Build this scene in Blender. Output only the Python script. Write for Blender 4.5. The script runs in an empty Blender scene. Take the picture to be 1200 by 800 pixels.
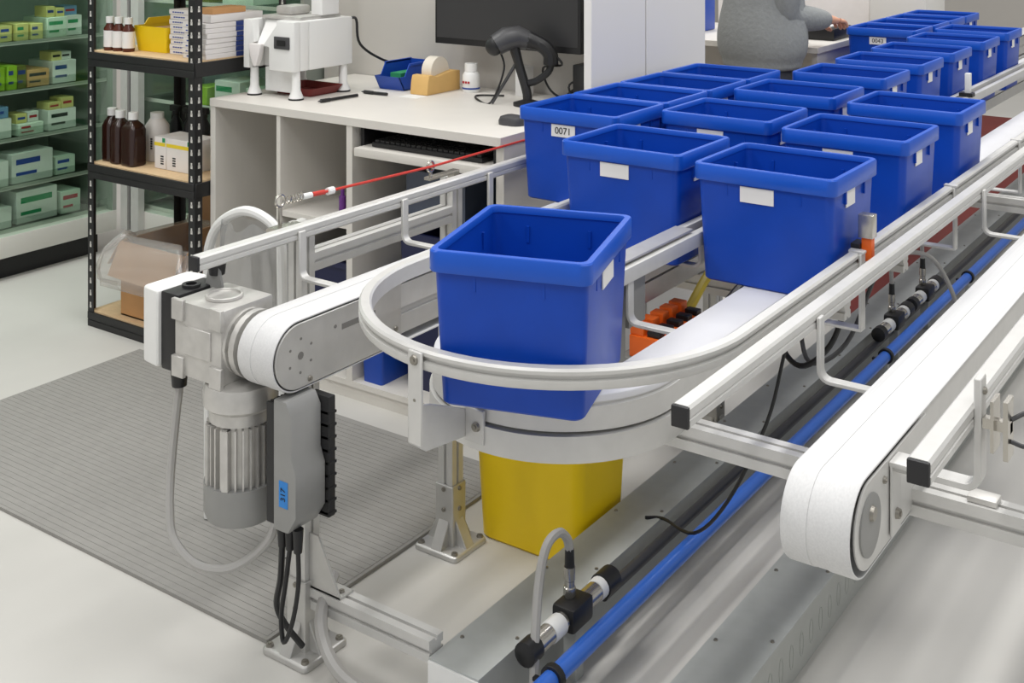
import bpy, bmesh, math, random
from mathutils import Vector, Matrix
random.seed(7)
PI = math.pi
scene = bpy.context.scene
col = scene.collection

# ------------------------------------------------------------------ camera, world, lights, exposure
cam_d = bpy.data.cameras.new('camera'); cam = bpy.data.objects.new('camera', cam_d); col.objects.link(cam)
cam.location = (0, 0, 1.6); cam.rotation_euler = (PI/2, 0, math.radians(35))
cam_d.sensor_fit = 'HORIZONTAL'; cam_d.sensor_width = 36.0
cam_d.lens = 36.0*1408/1200; cam_d.shift_y = -512/1200; cam_d.clip_start = 0.05
scene.camera = cam
scene.view_settings.view_transform = 'Standard'; scene.view_settings.look = 'None'
scene.view_settings.gamma = 1.0; scene.view_settings.use_curve_mapping = False
scene.view_settings.exposure = 0.06
w = bpy.data.worlds.new('hall_light'); scene.world = w; w.use_nodes = True
w.node_tree.nodes['Background'].inputs[0].default_value = (0.99, 1.0, 1.0, 1)
w.node_tree.nodes['Background'].inputs[1].default_value = 0.52
def area(x, y, z, sx, sy, power):
    d = bpy.data.lights.new('ceiling_lamp', 'AREA'); d.shape = 'RECTANGLE'; d.size = sx; d.size_y = sy
    d.energy = power; d.color = (1.0, 0.985, 0.965)
    o = bpy.data.objects.new('ceiling_lamp', d); col.objects.link(o); o.location = (x, y, z)
for lx, pw in ((-3.6, 42), (-1.3, 35), (1.0, 25)):
    for ly in (-0.3, 2.2, 4.7, 7.2):
        area(lx, ly, 4.2, 0.3, 1.5, pw)

# ------------------------------------------------------------------ materials
def lin(c):
    def g(v):
        v /= 255.0
        return v/12.92 if v <= .04045 else ((v+.055)/1.055)**2.4
    return (g(c[0]), g(c[1]), g(c[2]), 1)
def mat(name, c, rough=.5, metal=0., var=0., scale=8., bump=0., spec=.5, stretch=None, coord='Object'):
    m = bpy.data.materials.new(name); m.use_nodes = True
    nt = m.node_tree; b = nt.nodes['Principled BSDF']
    b.inputs['Base Color'].default_value = lin(c); b.inputs['Roughness'].default_value = rough
    b.inputs['Metallic'].default_value = metal; b.inputs['Specular IOR Level'].default_value = spec
    if var or bump:
        tc = nt.nodes.new('ShaderNodeTexCoord'); n = nt.nodes.new('ShaderNodeTexNoise')
        n.inputs['Scale'].default_value = scale; n.inputs['Detail'].default_value = 6
        src = tc.outputs[coord]
        if stretch:
            mp = nt.nodes.new('ShaderNodeMapping'); mp.inputs['Scale'].default_value = stretch
            nt.links.new(src, mp.inputs[0]); src = mp.outputs[0]
        nt.links.new(src, n.inputs['Vector'])
        if var:
            r = nt.nodes.new('ShaderNodeValToRGB'); a = lin(c)
            r.color_ramp.elements[0].position = .3; r.color_ramp.elements[1].position = .7
            r.color_ramp.elements[0].color = tuple(x*(1-var) for x in a[:3])+(1,)
            r.color_ramp.elements[1].color = tuple(min(1, x*(1+var)) for x in a[:3])+(1,)
            nt.links.new(n.outputs['Fac'], r.inputs[0]); nt.links.new(r.outputs[0], b.inputs['Base Color'])
        if bump:
            bp = nt.nodes.new('ShaderNodeBump'); bp.inputs['Strength'].default_value = bump; bp.inputs['Distance'].default_value = .01
            nt.links.new(n.outputs['Fac'], bp.inputs['Height']); nt.links.new(bp.outputs[0], b.inputs['Normal'])
    return m
def glassy(name, tint, gloss=.08, rough=.03, milk=0.):
    m = bpy.data.materials.new(name); m.use_nodes = True; nt = m.node_tree
    for n in list(nt.nodes): nt.nodes.remove(n)
    o = nt.nodes.new('ShaderNodeOutputMaterial'); mx = nt.nodes.new('ShaderNodeMixShader')
    t = nt.nodes.new('ShaderNodeBsdfTransparent'); t.inputs[0].default_value = tint+(1,)
    g = nt.nodes.new('ShaderNodeBsdfGlossy'); g.inputs['Roughness'].default_value = rough
    mx.inputs[0].default_value = gloss
    src = t.outputs[0]
    if milk:
        df = nt.nodes.new('ShaderNodeBsdfDiffuse'); df.inputs[0].default_value = (.85, .84, .82, 1); m2 = nt.nodes.new('ShaderNodeMixShader'); m2.inputs[0].default_value = milk
        nt.links.new(t.outputs[0], m2.inputs[1]); nt.links.new(df.outputs[0], m2.inputs[2]); src = m2.outputs[0]
    nt.links.new(src, mx.inputs[1]); nt.links.new(g.outputs[0], mx.inputs[2]); nt.links.new(mx.outputs[0], o.inputs[0])
    return m
M = dict(
 alu=mat('anodised_aluminium', (206, 205, 202), .42, .25, .03, 30, spec=.4),
 alu2=mat('milled_aluminium', (196, 195, 192), .38, .55, .06, 20),
 cast=mat('cast_aluminium', (200, 198, 194), .42, .5, .10, 25, .15),
 castgrey=mat('grey_cast_housing', (146, 146, 144), .5, .15, .04, 20),
 slot=mat('profile_slot_shadow_grey', (120, 118, 114), .7),
 dark=mat('dark_rubber', (34, 34, 36), .55),
 black=mat('black_plastic', (22, 22, 24), .45),
 softblack=mat('black_powder_coat', (30, 30, 31), .5, 0, .1, 30),
 belt=mat('white_conveyor_belt', (212, 212, 212), .5, 0, .05, 6, stretch=(60, .3, 60)),
 chain=mat('white_plastic_chain', (212, 212, 215), .45, 0, .02, 12),
 steel=mat('polished_steel', (190, 186, 178), .25, .9),
 screw=mat('zinc_screw', (150, 146, 138), .35, .8),
 galv=mat('galvanised_duct_lid', (178, 181, 179), .5, .1, .05, 18),
 galvside=mat('galvanised_duct_side', (176, 178, 174), .5, .1, .04, 18),
 white=mat('white_plastic', (232, 232, 230), .4),
 melamine=mat('white_melamine', (216, 212, 205), .45, 0, .015, 10),
 wall=mat('grey_white_wall_paint', (196, 192, 186), .75, 0, .02, 3),
 panel=mat('pale_partition_panel', (228, 226, 222), .5, 0, .01, 3),
 blue=mat('blue_tote_plastic', (8, 66, 172), .36, 0, .05, 14, spec=.35),
 bluerim=mat('blue_tote_rim_plastic', (22, 84, 192), .32, 0, .03, 14, spec=.4),
 pipe=mat('blue_air_pipe', (52, 108, 206), .3),
 bluetape=mat('blue_masking_tape', (44, 128, 205), .6),
 bluebin=mat('blue_bin_plastic', (24, 70, 168), .4),
 yellow=mat('yellow_bin_plastic', (244, 208, 12), .42, 0, .02, 6),
 yellowb=mat('bright_yellow_plastic', (240, 206, 16), .42),
 mat=mat('grey_rubber_mat', (146, 144, 140), .8, 0, .05, 40),
 red=mat('red_floor_paint', (104, 26, 22), .6, 0, .1, 5),
 redcord=mat('red_pull_cord', (196, 52, 40), .45),
 redtray=mat('red_tray_plastic', (118, 34, 30), .45),
 orange=mat('orange_plastic', (236, 104, 26), .45),
 yhose=mat('yellow_hose', (214, 190, 70), .45),
 ghose=mat('grey_cable_sheath', (168, 166, 163), .5),
 lhose=mat('white_hose', (222, 222, 220), .45),
 wood=mat('chipboard', (222, 192, 152), .7, 0, .08, 60, stretch=(1, 4, 1)),
 card=mat('cardboard', (196, 148, 98), .8, 0, .06, 12),
 cardin=mat('cardboard_flap', (192, 152, 112), .8, 0, .05, 12),
 liner=glassy('clear_plastic_film', (.95, .94, .92), .12, .22, .3),
 bag=glassy('clear_plastic_bag', (.84, .85, .86), .16, .25, .12),
 glass=glassy('green_tinted_glass', (.90, .955, .915), .06, .02),
 shelfglass=glassy('glass_shelf', (.86, .93, .89), .12, .08),
 clear=glassy('clear_shelf_divider', (.93, .97, .94), .14, .1),
 cabinet=mat('cabinet_interior', (152, 158, 150), .7, 0, .04, 4),
 cabwhite=mat('cabinet_white_metal', (214, 212, 206), .5),
 amber=mat('dark_amber_bottle', (44, 22, 16), .18, 0, 0, 1, 0, .6),
 amber2=mat('amber_glass', (84, 36, 22), .18),
 label=mat('white_paper_label', (232, 230, 228), .6),
 ink=mat('black_print', (28, 28, 30), .7),
 inkblue=mat('blue_print', (40, 70, 150), .7),
 inkred=mat('red_print', (170, 40, 50), .7),
 inkgreen=mat('green_print', (40, 140, 90), .7),
 yband=mat('yellow_print', (232, 206, 50), .6),
 jug=mat('white_jug', (222, 218, 214), .4),
 boxwhite=mat('white_carton', (228, 224, 222), .6, 0, .02, 20),
 navy=mat('navy_print', (44, 64, 130), .6),
 dgrey=mat('dark_grey_plastic', (66, 66, 68), .4),
 screen=mat('monitor_screen', (50, 50, 51), .35, 0, .03, 2),
 machine=mat('white_enamel', (230, 230, 228), .35),
 tapewood=mat('tan_tape_dispenser', (212, 172, 106), .55, 0, .03, 20),
 taperoll=mat('translucent_tape', (222, 214, 200), .3),
 skin=mat('skin', (214, 160, 132), .55, 0, .03, 20),
 sweat=mat('grey_marl_sweatshirt', (142, 145, 145), .9, 0, .05, 60, .3),
 trousers=mat('dark_trousers', (48, 50, 58), .85, 0, .05, 40),
 hair=mat('brown_hair', (70, 48, 34), .7, 0, .1, 60),
 shoe=mat('black_shoe', (30, 30, 32), .5),
 purple=mat('purple_print', (110, 50, 140), .5),
 navycrate=mat('dark_navy_plastic', (26, 32, 70), .45),
 smoke=mat('smoky_plastic', (70, 80, 100), .25),
 lime=mat('lime_green_carton', (150, 190, 40), .6),
 pgreen=mat('pale_green_carton', (206, 222, 206), .6),
 pwhite=mat('white_medicine_carton', (222, 226, 220), .6),
 pblue=mat('blue_medicine_carton', (110, 150, 190), .6),
 pyellow=mat('yellow_medicine_carton', (214, 206, 130), .6),
 ptan=mat('tan_medicine_carton', (206, 160, 104), .6),
 olive=mat('olive_carton', (112, 116, 48), .6),
 paper=mat('white_paper', (226, 226, 224), .7),
)
# floor: pale screed with faint cloudy staining
fm = mat('pale_grey_screed', (196, 194, 189), .55, 0, .07, 1.3, .02)
M['floor'] = fm

# ------------------------------------------------------------------ mesh builder
def V3(*a): return Vector(a)
class MB:
    def __init__(s): s.v = []; s.f = []; s.marks = []
    def add(s, vs, fs):
        n = len(s.v); s.v += [Vector(v) for v in vs]; s.f += [tuple(i+n for i in f) for f in fs]; return s
    def box(s, x0, x1, y0, y1, z0, z1):
        return s.add([(x0,y0,z0),(x1,y0,z0),(x1,y1,z0),(x0,y1,z0),(x0,y0,z1),(x1,y0,z1),(x1,y1,z1),(x0,y1,z1)],
                     [(0,3,2,1),(4,5,6,7),(0,1,5,4),(1,2,6,5),(2,3,7,6),(3,0,4,7)])
    def loft(s, loops, cap0=True, cap1=True, ring=False):
        n = len(loops[0]); vs = [p for l in loops for p in l]; fs = []
        L = len(loops)
        for k in range(L if ring else L-1):
            a = k*n; b = ((k+1) % L)*n
            for i in range(n):
                j = (i+1) % n; fs.append((a+i, a+j, b+j, b+i))
        if not ring:
            if cap0: fs.append(tuple(range(n-1, -1, -1)))
            if cap1: fs.append(tuple((L-1)*n+i for i in range(n)))
        return s.add(vs, fs)
    def cyl(s, p0, p1, r0, r1=None, n=14):
        r1 = r0 if r1 is None else r1
        p0, p1 = Vector(p0), Vector(p1); d = (p1-p0).normalized()
        u = d.orthogonal().normalized(); v = d.cross(u)
        l = [[p+(u*math.cos(2*PI*i/n)+v*math.sin(2*PI*i/n))*r for i in range(n)] for p, r in ((p0,r0),(p1,r1))]
        return s.loft(l)
    def lathe(s, prof, c, axis='Z', n=16):
        c = Vector(c); loops = []
        for r, h in prof:
            l = []
            for i in range(n):
                a = 2*PI*i/n; x, y = r*math.cos(a), r*math.sin(a)
                l.append(c+(Vector((x,y,h)) if axis == 'Z' else Vector((h,x,y)) if axis == 'X' else Vector((y,h,x))))
            loops.append(l)
        return s.loft(loops)
    def tube(s, pts, r, n=8, smooth=6):
        pts = [Vector(p) for p in pts]
        if smooth and len(pts) > 2:
            out = []; P_ = [pts[0]*2-pts[1]]+pts+[pts[-1]*2-pts[-2]]
            for k in range(1, len(P_)-2):
                a, b, c, d = P_[k-1:k+3]
                for q in range(smooth):
                    t = q/smooth
                    out.append(.5*((2*b)+(c-a)*t+(2*a-5*b+4*c-d)*t*t+(3*b-a-3*c+d)*t**3))
            out.append(pts[-1]); pts = out
        loops = []; u = None
        for k, p in enumerate(pts):
            d = (pts[min(k+1, len(pts)-1)]-pts[max(k-1, 0)]).normalized()
            u = d.orthogonal().normalized() if u is None else (u-d*u.dot(d)).normalized()
            v = d.cross(u); rr_ = r[min(k, len(r)-1)] if isinstance(r, (list, tuple)) else r
            loops.append([p+(u*math.cos(2*PI*i/n)+v*math.sin(2*PI*i/n))*rr_ for i in range(n)])
        return s.loft(loops)
    def extr(s, poly, axis, a, b):
        """polygon (list of 2-tuples) extruded along axis from a to b; X: (y,z)  Y: (x,z)  Z: (x,y)"""
        def mk(q, t): return (t,q[0],q[1]) if axis == 'X' else (q[0],t,q[1]) if axis == 'Y' else (q[0],q[1],t)
        return s.loft([[mk(q, a) for q in poly], [mk(q, b) for q in poly]])
    def sphere(s, c, r, n=12, m=8):
        c = Vector(c); r = Vector((r,r,r)) if isinstance(r, (int,float)) else Vector(r); loops = []
        for k in range(m+1):
            t = PI*(k/m)*.98+.01*PI; loops.append([c+Vector((r.x*math.sin(t)*math.cos(2*PI*i/n), r.y*math.sin(t)*math.sin(2*PI*i/n), -r.z*math.cos(t))) for i in range(n)])
        return s.loft(loops)
    def xf(s, mtx, start=0):
        for i in range(start, len(s.v)): s.v[i] = mtx @ s.v[i]
        return s
    def build(s, name, m, parent=None, bevel=0., seg=2, smooth=True, ang=.62, local=False):
        if name == 'bolt' and len(s.marks) > 1:      # every bolt a part of its own
            ends = s.marks[1:]+[(len(s.v), len(s.f))]
            for (v0, f0), (v1, f1) in zip(s.marks, ends):
                q = MB(); q.v = s.v[v0:v1]; q.f = [tuple(i-v0 for i in f) for f in s.f[f0:f1]]; q.build('bolt', m, parent)
            return None
        o_ = Vector((0,0,0))
        if parent is not None and not local:
            p = parent
            while p is not None: o_ = o_+p.location; p = p.parent
        me = bpy.data.meshes.new(name)
        me.from_pydata([tuple(v-o_) for v in s.v], [], s.f)
        bm = bmesh.new(); bm.from_mesh(me)
        bmesh.ops.recalc_face_normals(bm, faces=bm.faces)
        if bevel:
            ed = [e for e in bm.edges if len(e.link_faces) == 2 and e.calc_face_angle(0) > .7]
            bmesh.ops.bevel(bm, geom=ed, offset=bevel, segments=seg, affect='EDGES', profile=.6, clamp_overlap=True)
        bm.to_mesh(me); bm.free()
        if smooth:
            me.shade_smooth(); me.set_sharp_from_angle(angle=ang)
        me.materials.append(M[m] if isinstance(m, str) else m)
        o = bpy.data.objects.new(name, me); col.objects.link(o)
        if parent is not None: o.parent = parent
        return o
def tag(o, label=None, cat=None, group=None, kind=None):
    if label: o['label'] = label
    if cat: o['category'] = cat
    if group: o['group'] = group
    if kind: o['kind'] = kind
    return o
def thing(name, label, cat, loc, group=None, rz=0):
    o = bpy.data.objects.new(name, None); col.objects.link(o); o.location = loc; o.rotation_euler = (0,0,rz); o.empty_display_size = .05
    return tag(o, label, cat, group)
def struct(name, mb, m, **k): return tag(mb.build(name, m, **k), kind='structure')
def copy_tree(o, parent=None):
    c = o.copy(); col.objects.link(c); c.parent = parent
    for ch in list(o.children): copy_tree(ch, c)
    return c
def rr(hx, hy, r, z, cx=0, cy=0, n=4):
    out = []
    for k, (sx, sy) in enumerate(((1,1),(-1,1),(-1,-1),(1,-1))):
        for i in range(n+1):
            a = PI/2*k+PI/2*i/n
            out.append(Vector((cx+sx*(hx-r)+r*math.cos(a), cy+sy*(hy-r)+r*math.sin(a), z)))
    return out
def slotted(w, h, d=.006, g=.008):
    """section of a slotted profile, centred, width w, height h: one groove per side"""
    a, b = w/2, h/2; q = g/2
    return [(-a,-b),(-q,-b),(-q,-b+d),(q,-b+d),(q,-b),(a,-b),(a,-q),(a-d,-q),(a-d,q),(a,q),(a,b),(q,b),(q,b-d),(-q,b-d),(-q,b),(-a,b),(-a,q),(-a+d,q),(-a+d,-q),(-a,-q)]
def sec_at(sec, x, y): return [(x+p, y+q) for p, q in sec]
def text_mesh(txt, size, name='print'):
    cu = bpy.data.curves.new(name, 'FONT'); cu.body = txt; cu.size = size; cu.align_x = 'CENTER'; cu.align_y = 'CENTER'; cu.extrude = .0003
    o = bpy.data.objects.new(name, cu); col.objects.link(o)
    dg = bpy.context.evaluated_depsgraph_get(); me = bpy.data.meshes.new_from_object(o.evaluated_get(dg))
    col.objects.unlink(o); bpy.data.objects.remove(o); me.name = name
    return me
def text_obj(txt, size, m, parent, loc, rot):
    me = text_mesh(txt, size); me.materials.clear(); me.materials.append(M[m])
    o = bpy.data.objects.new('printed_number', me); col.objects.link(o); o.parent = parent; o.location = loc; o.rotation_euler = rot
    return o
ORD = ['first','second','third','fourth','fifth','sixth','seventh','eighth','ninth','tenth','eleventh','twelfth']

# ------------------------------------------------------------------ the setting
struct('floor', MB().box(-9, 6, -4, 14, -.1, 0), 'floor')
struct('wall_back', MB().box(-3.50, -2.07, 3.64, 3.74, 0, 3.6), 'wall')
struct('wall_far', MB().box(-9, 6, 13.5, 13.6, 0, 5), 'wall')
struct('wall_left', MB().box(-6.1, -6.0, -4, 13.5, 0, 5), 'wall')
tag(MB().box(-2.6, -1.52, 4.6, 9.5, 0, .004).build('red_floor_mat', 'red'), 'dark red floor mat under the conveyors beyond the cable duct', 'mat')
# rubber mat with shallow ribs
mm = thing('anti_fatigue_mat', 'large grey ribbed rubber mat on the floor in front of the workbench', 'mat', (-2.74, 2.3, 0))
MB().box(-3.56, -1.925, 1.825, 2.76, .0, .009).build('mat_base', 'mat', mm)
rb = MB()
for k in range(46):
    y = 1.835+k*.02
    rb.box(-3.55, -1.935, y, y+.0175, .009, .0099)
tag(rb.build('ribbing', 'mat', mm, smooth=False), kind='stuff')
# ------------------------------------------------------------------ conveyors
ZB = .76; ZG = .86; YEND = 9.0; RP = .0725; YP = 1.742
def stadium(y0, y1, zc, r, n=16):
    """outline in (y,z): rounded at the near end y0, square at y1"""
    out = [(y1, zc-r)]
    for i in range(n+1):
        a = -PI/2-PI*i/n
        out.append((y0+r*math.cos(a), zc+r*math.sin(a)))
    out.append((y1, zc+r)); return out
def belt_mesh(xc, hw):
    """closed band: outer and inner outline, slightly rounded edges"""
    mb = MB(); zc = ZB-RP
    def path(r):
        p = [(YEND, zc+r), (YP+1.0, zc+r), (YP+.3, zc+r)]
        for i in range(25):
            a = PI/2+PI*i/24; p.append((YP+r*math.cos(a), zc+r*math.sin(a)))
        p += [(YP+.3, zc-r), (YP+1.0, zc-r), (YEND, zc-r)]; return p
    secs = [(-hw, RP-.004), (-hw, RP-.0015), (-hw+.003, RP), (-.012, RP), (-.012, RP-.001), (.012, RP-.001), (.012, RP), (hw-.003, RP), (hw, RP-.0015), (hw, RP-.004)]
    loops = []
    ps = [path(r) for _, r in secs]
    for k in range(len(ps[0])):
        loops.append([(xc+secs[i][0], ps[i][k][0], ps[i][k][1]) for i in range(len(secs))])
    mb.loft(loops); return mb
def bolt(mb, c, axis, r=.006, h=.004):
    c = Vector(c); d = Vector(axis); mb.marks.append((len(mb.v), len(mb.f)))
    mb.cyl(c, c+d*h, r, r*.85, 10); mb.cyl(c+d*h, c+d*(h*1.3), r*.45, r*.45, 6)
def guard_bar(parent, x0, x1, y0, y1, z0, z1, name='guard_rail', both=False):
    g = MB()
    c = .004; xm = x1
    sec = [(x0+c, z0), (x1-c, z0), (x1, z0+c), (x1, z0+(z1-z0)*.38), (x1-.0025, z0+(z1-z0)*.42), (x1-.0025, z0+(z1-z0)*.5), (x1, z0+(z1-z0)*.54), (x1, z1-c), (x1-c, z1), (x0+c, z1), (x0, z1-c), (x0, z0+c)]
    g.extr(sec, 'Y', y0, y1)
    o = g.build(name, 'alu', parent)
    MB().box(x0+.001, x1-.001, y0-.006, y0+.002, z0+.001, z1-.001).build('end_cap', 'dark', o, bevel=.002)
    return o
def l_bracket(parent, xr, xf, y, ztop, zarm, wide=.022, t=.008):
    """flat bar: stands against the rail at xr, bends and runs level to the frame at xf"""
    s = 1 if xf > xr else -1; r = .02; pts = [(xr, ztop)]
    for i in range(7):
        a = PI/2*i/6
        pts.append((xr+s*(r-r*math.cos(a)), zarm+r-r*math.sin(a)))
    pts.append((xf, zarm))
    loops = []
    for k, (x, z) in enumerate(pts):
        a = Vector(pts[max(0, k-1)]); b = Vector(pts[min(len(pts)-1, k+1)]); d = (b-a).normalized(); nrm = Vector((-d.y, d.x))
        loops.append([(x-nrm.x*t/2, y-wide/2, z-nrm.y*t/2), (x+nrm.x*t/2, y-wide/2, z+nrm.y*t/2), (x+nrm.x*t/2, y+wide/2, z+nrm.y*t/2), (x-nrm.x*t/2, y+wide/2, z-nrm.y*t/2)])
    o = MB().loft(loops).build('rail_bracket', 'alu', parent, bevel=.0015, seg=1)
    b = MB(); bolt(b, (xr-s*t/2, y, ztop-.02), (-s, 0, 0)); b.build('bolt', 'screw', o)
    return o
def foot(parent, x, y, top=.17, z0=0.):
    """cast support foot: base plate, neck and four gussets"""
    h = .066
    f = MB(); f.loft([rr(h, h, .012, 0, x, y), rr(h, h, .012, .011, x, y), rr(h-.006, h-.006, .01, .014, x, y)])
    f.loft([rr(.03, .03, .004, .012, x, y), rr(.0275, .0275, .004, .06, x, y), rr(.0275, .0275, .004, top, x, y)])
    for dx, dy in ((1,0),(-1,0),(0,1),(0,-1)):
        a, b = .0275, .062; t = .016
        if dx: f.extr([(x+dx*a, .012), (x+dx*b, .012), (x+dx*a, .075)], 'Y', y-t, y+t)
        else: f.extr([(y+dy*a, .012), (y+dy*b, .012), (y+dy*a, .075)], 'X', x-t, x+t)
    f.xf(Matrix.Translation((0, 0, z0)))
    o = f.build('foot', 'castgrey', parent, bevel=.0015, seg=1)
    o.data.materials.clear(); o.data.materials.append(M['alu2'])
    b = MB()
    for dx, dy in ((1,1),(-1,1),(1,-1),(-1,-1)): bolt(b, (x+dx*.052, y+dy*.052, .013), (0,0,1), .009, .006)
    for zz in (.1, .15): bolt(b, (x+.0275, y, zz), (1,0,0), .006); bolt(b, (x, y-.0275, zz), (0,-1,0), .006)
    b.xf(Matrix.Translation((0, 0, z0))); b.build('bolt', 'screw', o)
    return o

# --- lane 1: straight belt by the workbench, with the drive at its near end
X1 = -1.798
c1 = thing('belt_conveyor', 'straight belt conveyor ending in the rounded drive plate beside the gear motor', 'conveyor', (X1, 1.9, 0))
belt_mesh(X1, .05).build('belt', 'belt', c1, ang=.9)
for s in (-1, 1):
    xo = X1+s*.0485
    p = MB().extr(stadium(YP, 2.06, ZB-RP, RP-.007), 'X', min(xo, xo+s*.005), max(xo, xo+s*.005)).build('end_plate', 'alu2', c1, bevel=.001, seg=1)
    b = MB(); f = xo+s*.005
    for k in range(6):
        a = PI*2*k/6+.5; b.cyl((f, YP+.004+.034*math.cos(a), ZB-RP+.034*math.sin(a)), (f+s*.0008, YP+.004+.034*math.cos(a), ZB-RP+.034*math.sin(a)), .003, n=8)
    b.cyl((f, YP+.004, ZB-RP), (f+s*.0006, YP+.004, ZB-RP), .008, n=12)
    b.cyl((f, YP+.105, ZB-RP+.03), (f+s*.001, YP+.105, ZB-RP+.03), .004, n=8)
    b.box(min(f, f+s*.0008), max(f, f+s*.0008), YP+.125, YP+.23, ZB-RP+.018, ZB-RP+.03)
    b.build('drilled_hole', 'slot', p)
    b = MB(); bolt(b, (f, YP+.03, ZB-RP-.054), (s,0,0), .006); bolt(b, (f, 2.04, ZB-RP-.03), (s,0,0), .006); b.build('bolt', 'screw', p)
fr = MB(); fr.extr(sec_at([(-.044,-.05),(.044,-.05),(.044,-.008),(.036,-.008),(.036,.008),(.044,.008),(.044,.06),(-.044,.06),(-.044,.008),(-.036,.008),(-.036,-.008),(-.044,-.008)], X1, ZB-RP-.002), 'Y', 2.0, YEND); fr.build('frame', 'alu', c1)
guard_bar(c1, -2.011, -1.983, 1.69, 3.2, .828, ZG)
for y in (1.985, 2.35, 2.72):
    l_bracket(c1, -1.979, X1-.046, y, .85, .742)
for y in (1.862, 2.372):
    x = -1.848
    MB().extr(sec_at(slotted(.044, .044), x, y), 'Z', .1, .71).build('leg', 'alu', c1)
    foot(c1, x, y, .16)
    MB().box(x+.02, X1+.04, y-.02, y+.02, .612, .633).build('leg_bracket', 'alu2', c1, bevel=.002)
lb = MB().extr(sec_at(slotted(.044, .044), 1.872, .122), 'X', -1.825, -1.495).build('cross_beam', 'alu', c1)
g = MB(); g.extr([(-1.825, .145), (-1.735, .145), (-1.80, .26), (-1.825, .26)], 'Y', 1.852, 1.857); g.box(-1.825, -1.735, 1.852, 1.892, .144, .149)
g = g.build('gusset', 'alu2', c1); b = MB(); bolt(b, (-1.75, 1.872, .149), (0,0,1), .007); b.build('bolt', 'screw', g)

# --- gear motor on lane 1
gm = thing('gear_motor', 'silver gear motor hanging from the belt conveyor with grey fan cover', 'motor', (-1.93, YP, .3))
hx0, hx1 = -2.042, -1.897; zc = ZB-RP
h = MB(); h.box(hx0, hx1, YP-.07, YP+.075, zc-.078, zc+.078); h = h.build('gearbox', 'cast', gm, bevel=.006)
b = MB()
for zz in (-1, 1):
    for xx in (hx0+.014, hx1-.014):
        b.box(xx-.018, xx+.018, YP-.076, YP-.066, zc+zz*.06-.022, zc+zz*.06+.022)
b.lathe([(.04,.0),(.04,.008),(.034,.008),(.034,.003)], (-1.967, YP, zc+.078)); b.box(hx0+.03, hx1-.03, YP-.074, YP-.066, zc-.03, zc+.03)
for zz in (-.045, -.015, .015, .045): bolt(b, (hx0, YP-.05, zc+zz), (-1,0,0), .008, .008)
b.build('boss', 'cast', h, bevel=.002, seg=1)
MB().lathe([(.068,-1.897),(.068,-1.889),(.056,-1.887),(.056,-1.878),(.07,-1.877),(.07,-1.862),(.05,-1.862),(.05,-1.852)], (0, YP, zc), 'X', 24).build('output_flange', 'cast', gm)
b = MB()
for k in range(8): a = 2*PI*k/8; bolt(b, (-1.877, YP+.062*math.cos(a), zc+.062*math.sin(a)), (-1,0,0), .006, .005)
b.build('bolt', 'screw', gm)
MB().box(-2.102, -2.045, YP-.058, YP+.06, zc-.085, zc+.082).build('brake_housing', 'black', gm, bevel=.005)
MB().extr([(-2.16, -.06), (-2.102, -.068), (-2.102, .074), (-2.16, .066)], 'Z', zc-.082, zc+.085).xf(Matrix.Translation((0, YP, 0))).build('end_cover', 'white', gm, bevel=.01, seg=3)
MB().lathe([(.02,0),(.02,.006),(.012,.006),(.012,.0)], (-2.072, YP, zc+.082)).build('top_plug', 'dark', gm)
k = MB().extr([(-2.065, zc+.07), (-2.005, zc+.07), (-2.02, zc+.125), (-2.05, zc+.125)], 'Y', YP+.03, YP+.036).build('lug_plate', 'castgrey', gm)
kn = MB(); kn.cyl((-2.035, YP+.04, zc+.105), (-2.035, YP+.04, zc+.13), .017, .02, 12); kn.cyl((-2.035, YP+.04, zc+.13), (-2.035, YP+.04, zc+.145), .02, .014, 12); kn.build('black_knob', 'dark', gm)
MB().cyl((-2.075, YP-.03, zc-.085), (-2.075, YP-.03, zc-.125), .019, .016, 12).build('cable_gland', 'black', gm)
mx, my = -1.91, YP-.005
MB().lathe([(.05,zc-.075),(.073,zc-.082),(.078,zc-.10),(.078,zc-.125),(.066,zc-.135),(.066,zc-.158),(.06,zc-.16)], (mx, my, 0), 'Z', 24).build('motor_flange', 'cast', gm)
mh = MB().lathe([(.058,zc-.158),(.058,zc-.29)], (mx, my, 0), 'Z', 24).build('motor_housing', 'cast', gm)
fi = MB()
for q in range(28):
    a = 2*PI*q/28; s0 = len(fi.v)
    fi.box(.054, .0705, -.002, .002, zc-.288, zc-.162); fi.xf(Matrix.Translation((mx, my, 0)) @ Matrix.Rotation(a, 4, 'Z'), s0)
for a in (-2.0, -1.2):
    s0 = len(fi.v); fi.box(.054, .074, -.007, .007, zc-.288, zc-.162); fi.xf(Matrix.Translation((mx, my, 0)) @ Matrix.Rotation(a, 4, 'Z'), s0)
tag(fi.build('cooling_fins', 'cast', mh, smooth=False), kind='stuff')
MB().lathe([(.076,zc-.285),(.076,zc-.345),(.07,zc-.36),(.05,zc-.366)], (mx, my, 0), 'Z', 28).build('fan_cover', 'castgrey', gm)
ix0, ix1 = -1.772, -1.722
bx = MB().extr([(ix0, .61), (ix1-.015, .61), (ix1, .585), (ix1, .50), (ix1+.012, .47), (ix1+.012, .385), (ix1-.01, .35), (ix0, .35)], 'Y', YP-.045, YP+.04).build('inverter_box', 'castgrey', gm, bevel=.004)
fi = MB()
for q in range(9):
    y = YP-.044+q*.0095; fi.box(ix0-.02, ix0+.002, y, y+.006, .36, .60)
    fi.box(ix1-.03, ix1+.0215, YP+.041, YP+.0625, .36+q*.0255, .365+q*.0255)
tag(fi.build('heat_sink_fins', 'softblack', bx, smooth=False), kind='stuff')
MB().box(ix1-.035, ix1+.02, YP+.041, YP+.061, .355, .60).build('rear_heat_sink', 'softblack', gm, bevel=.003)
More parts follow.
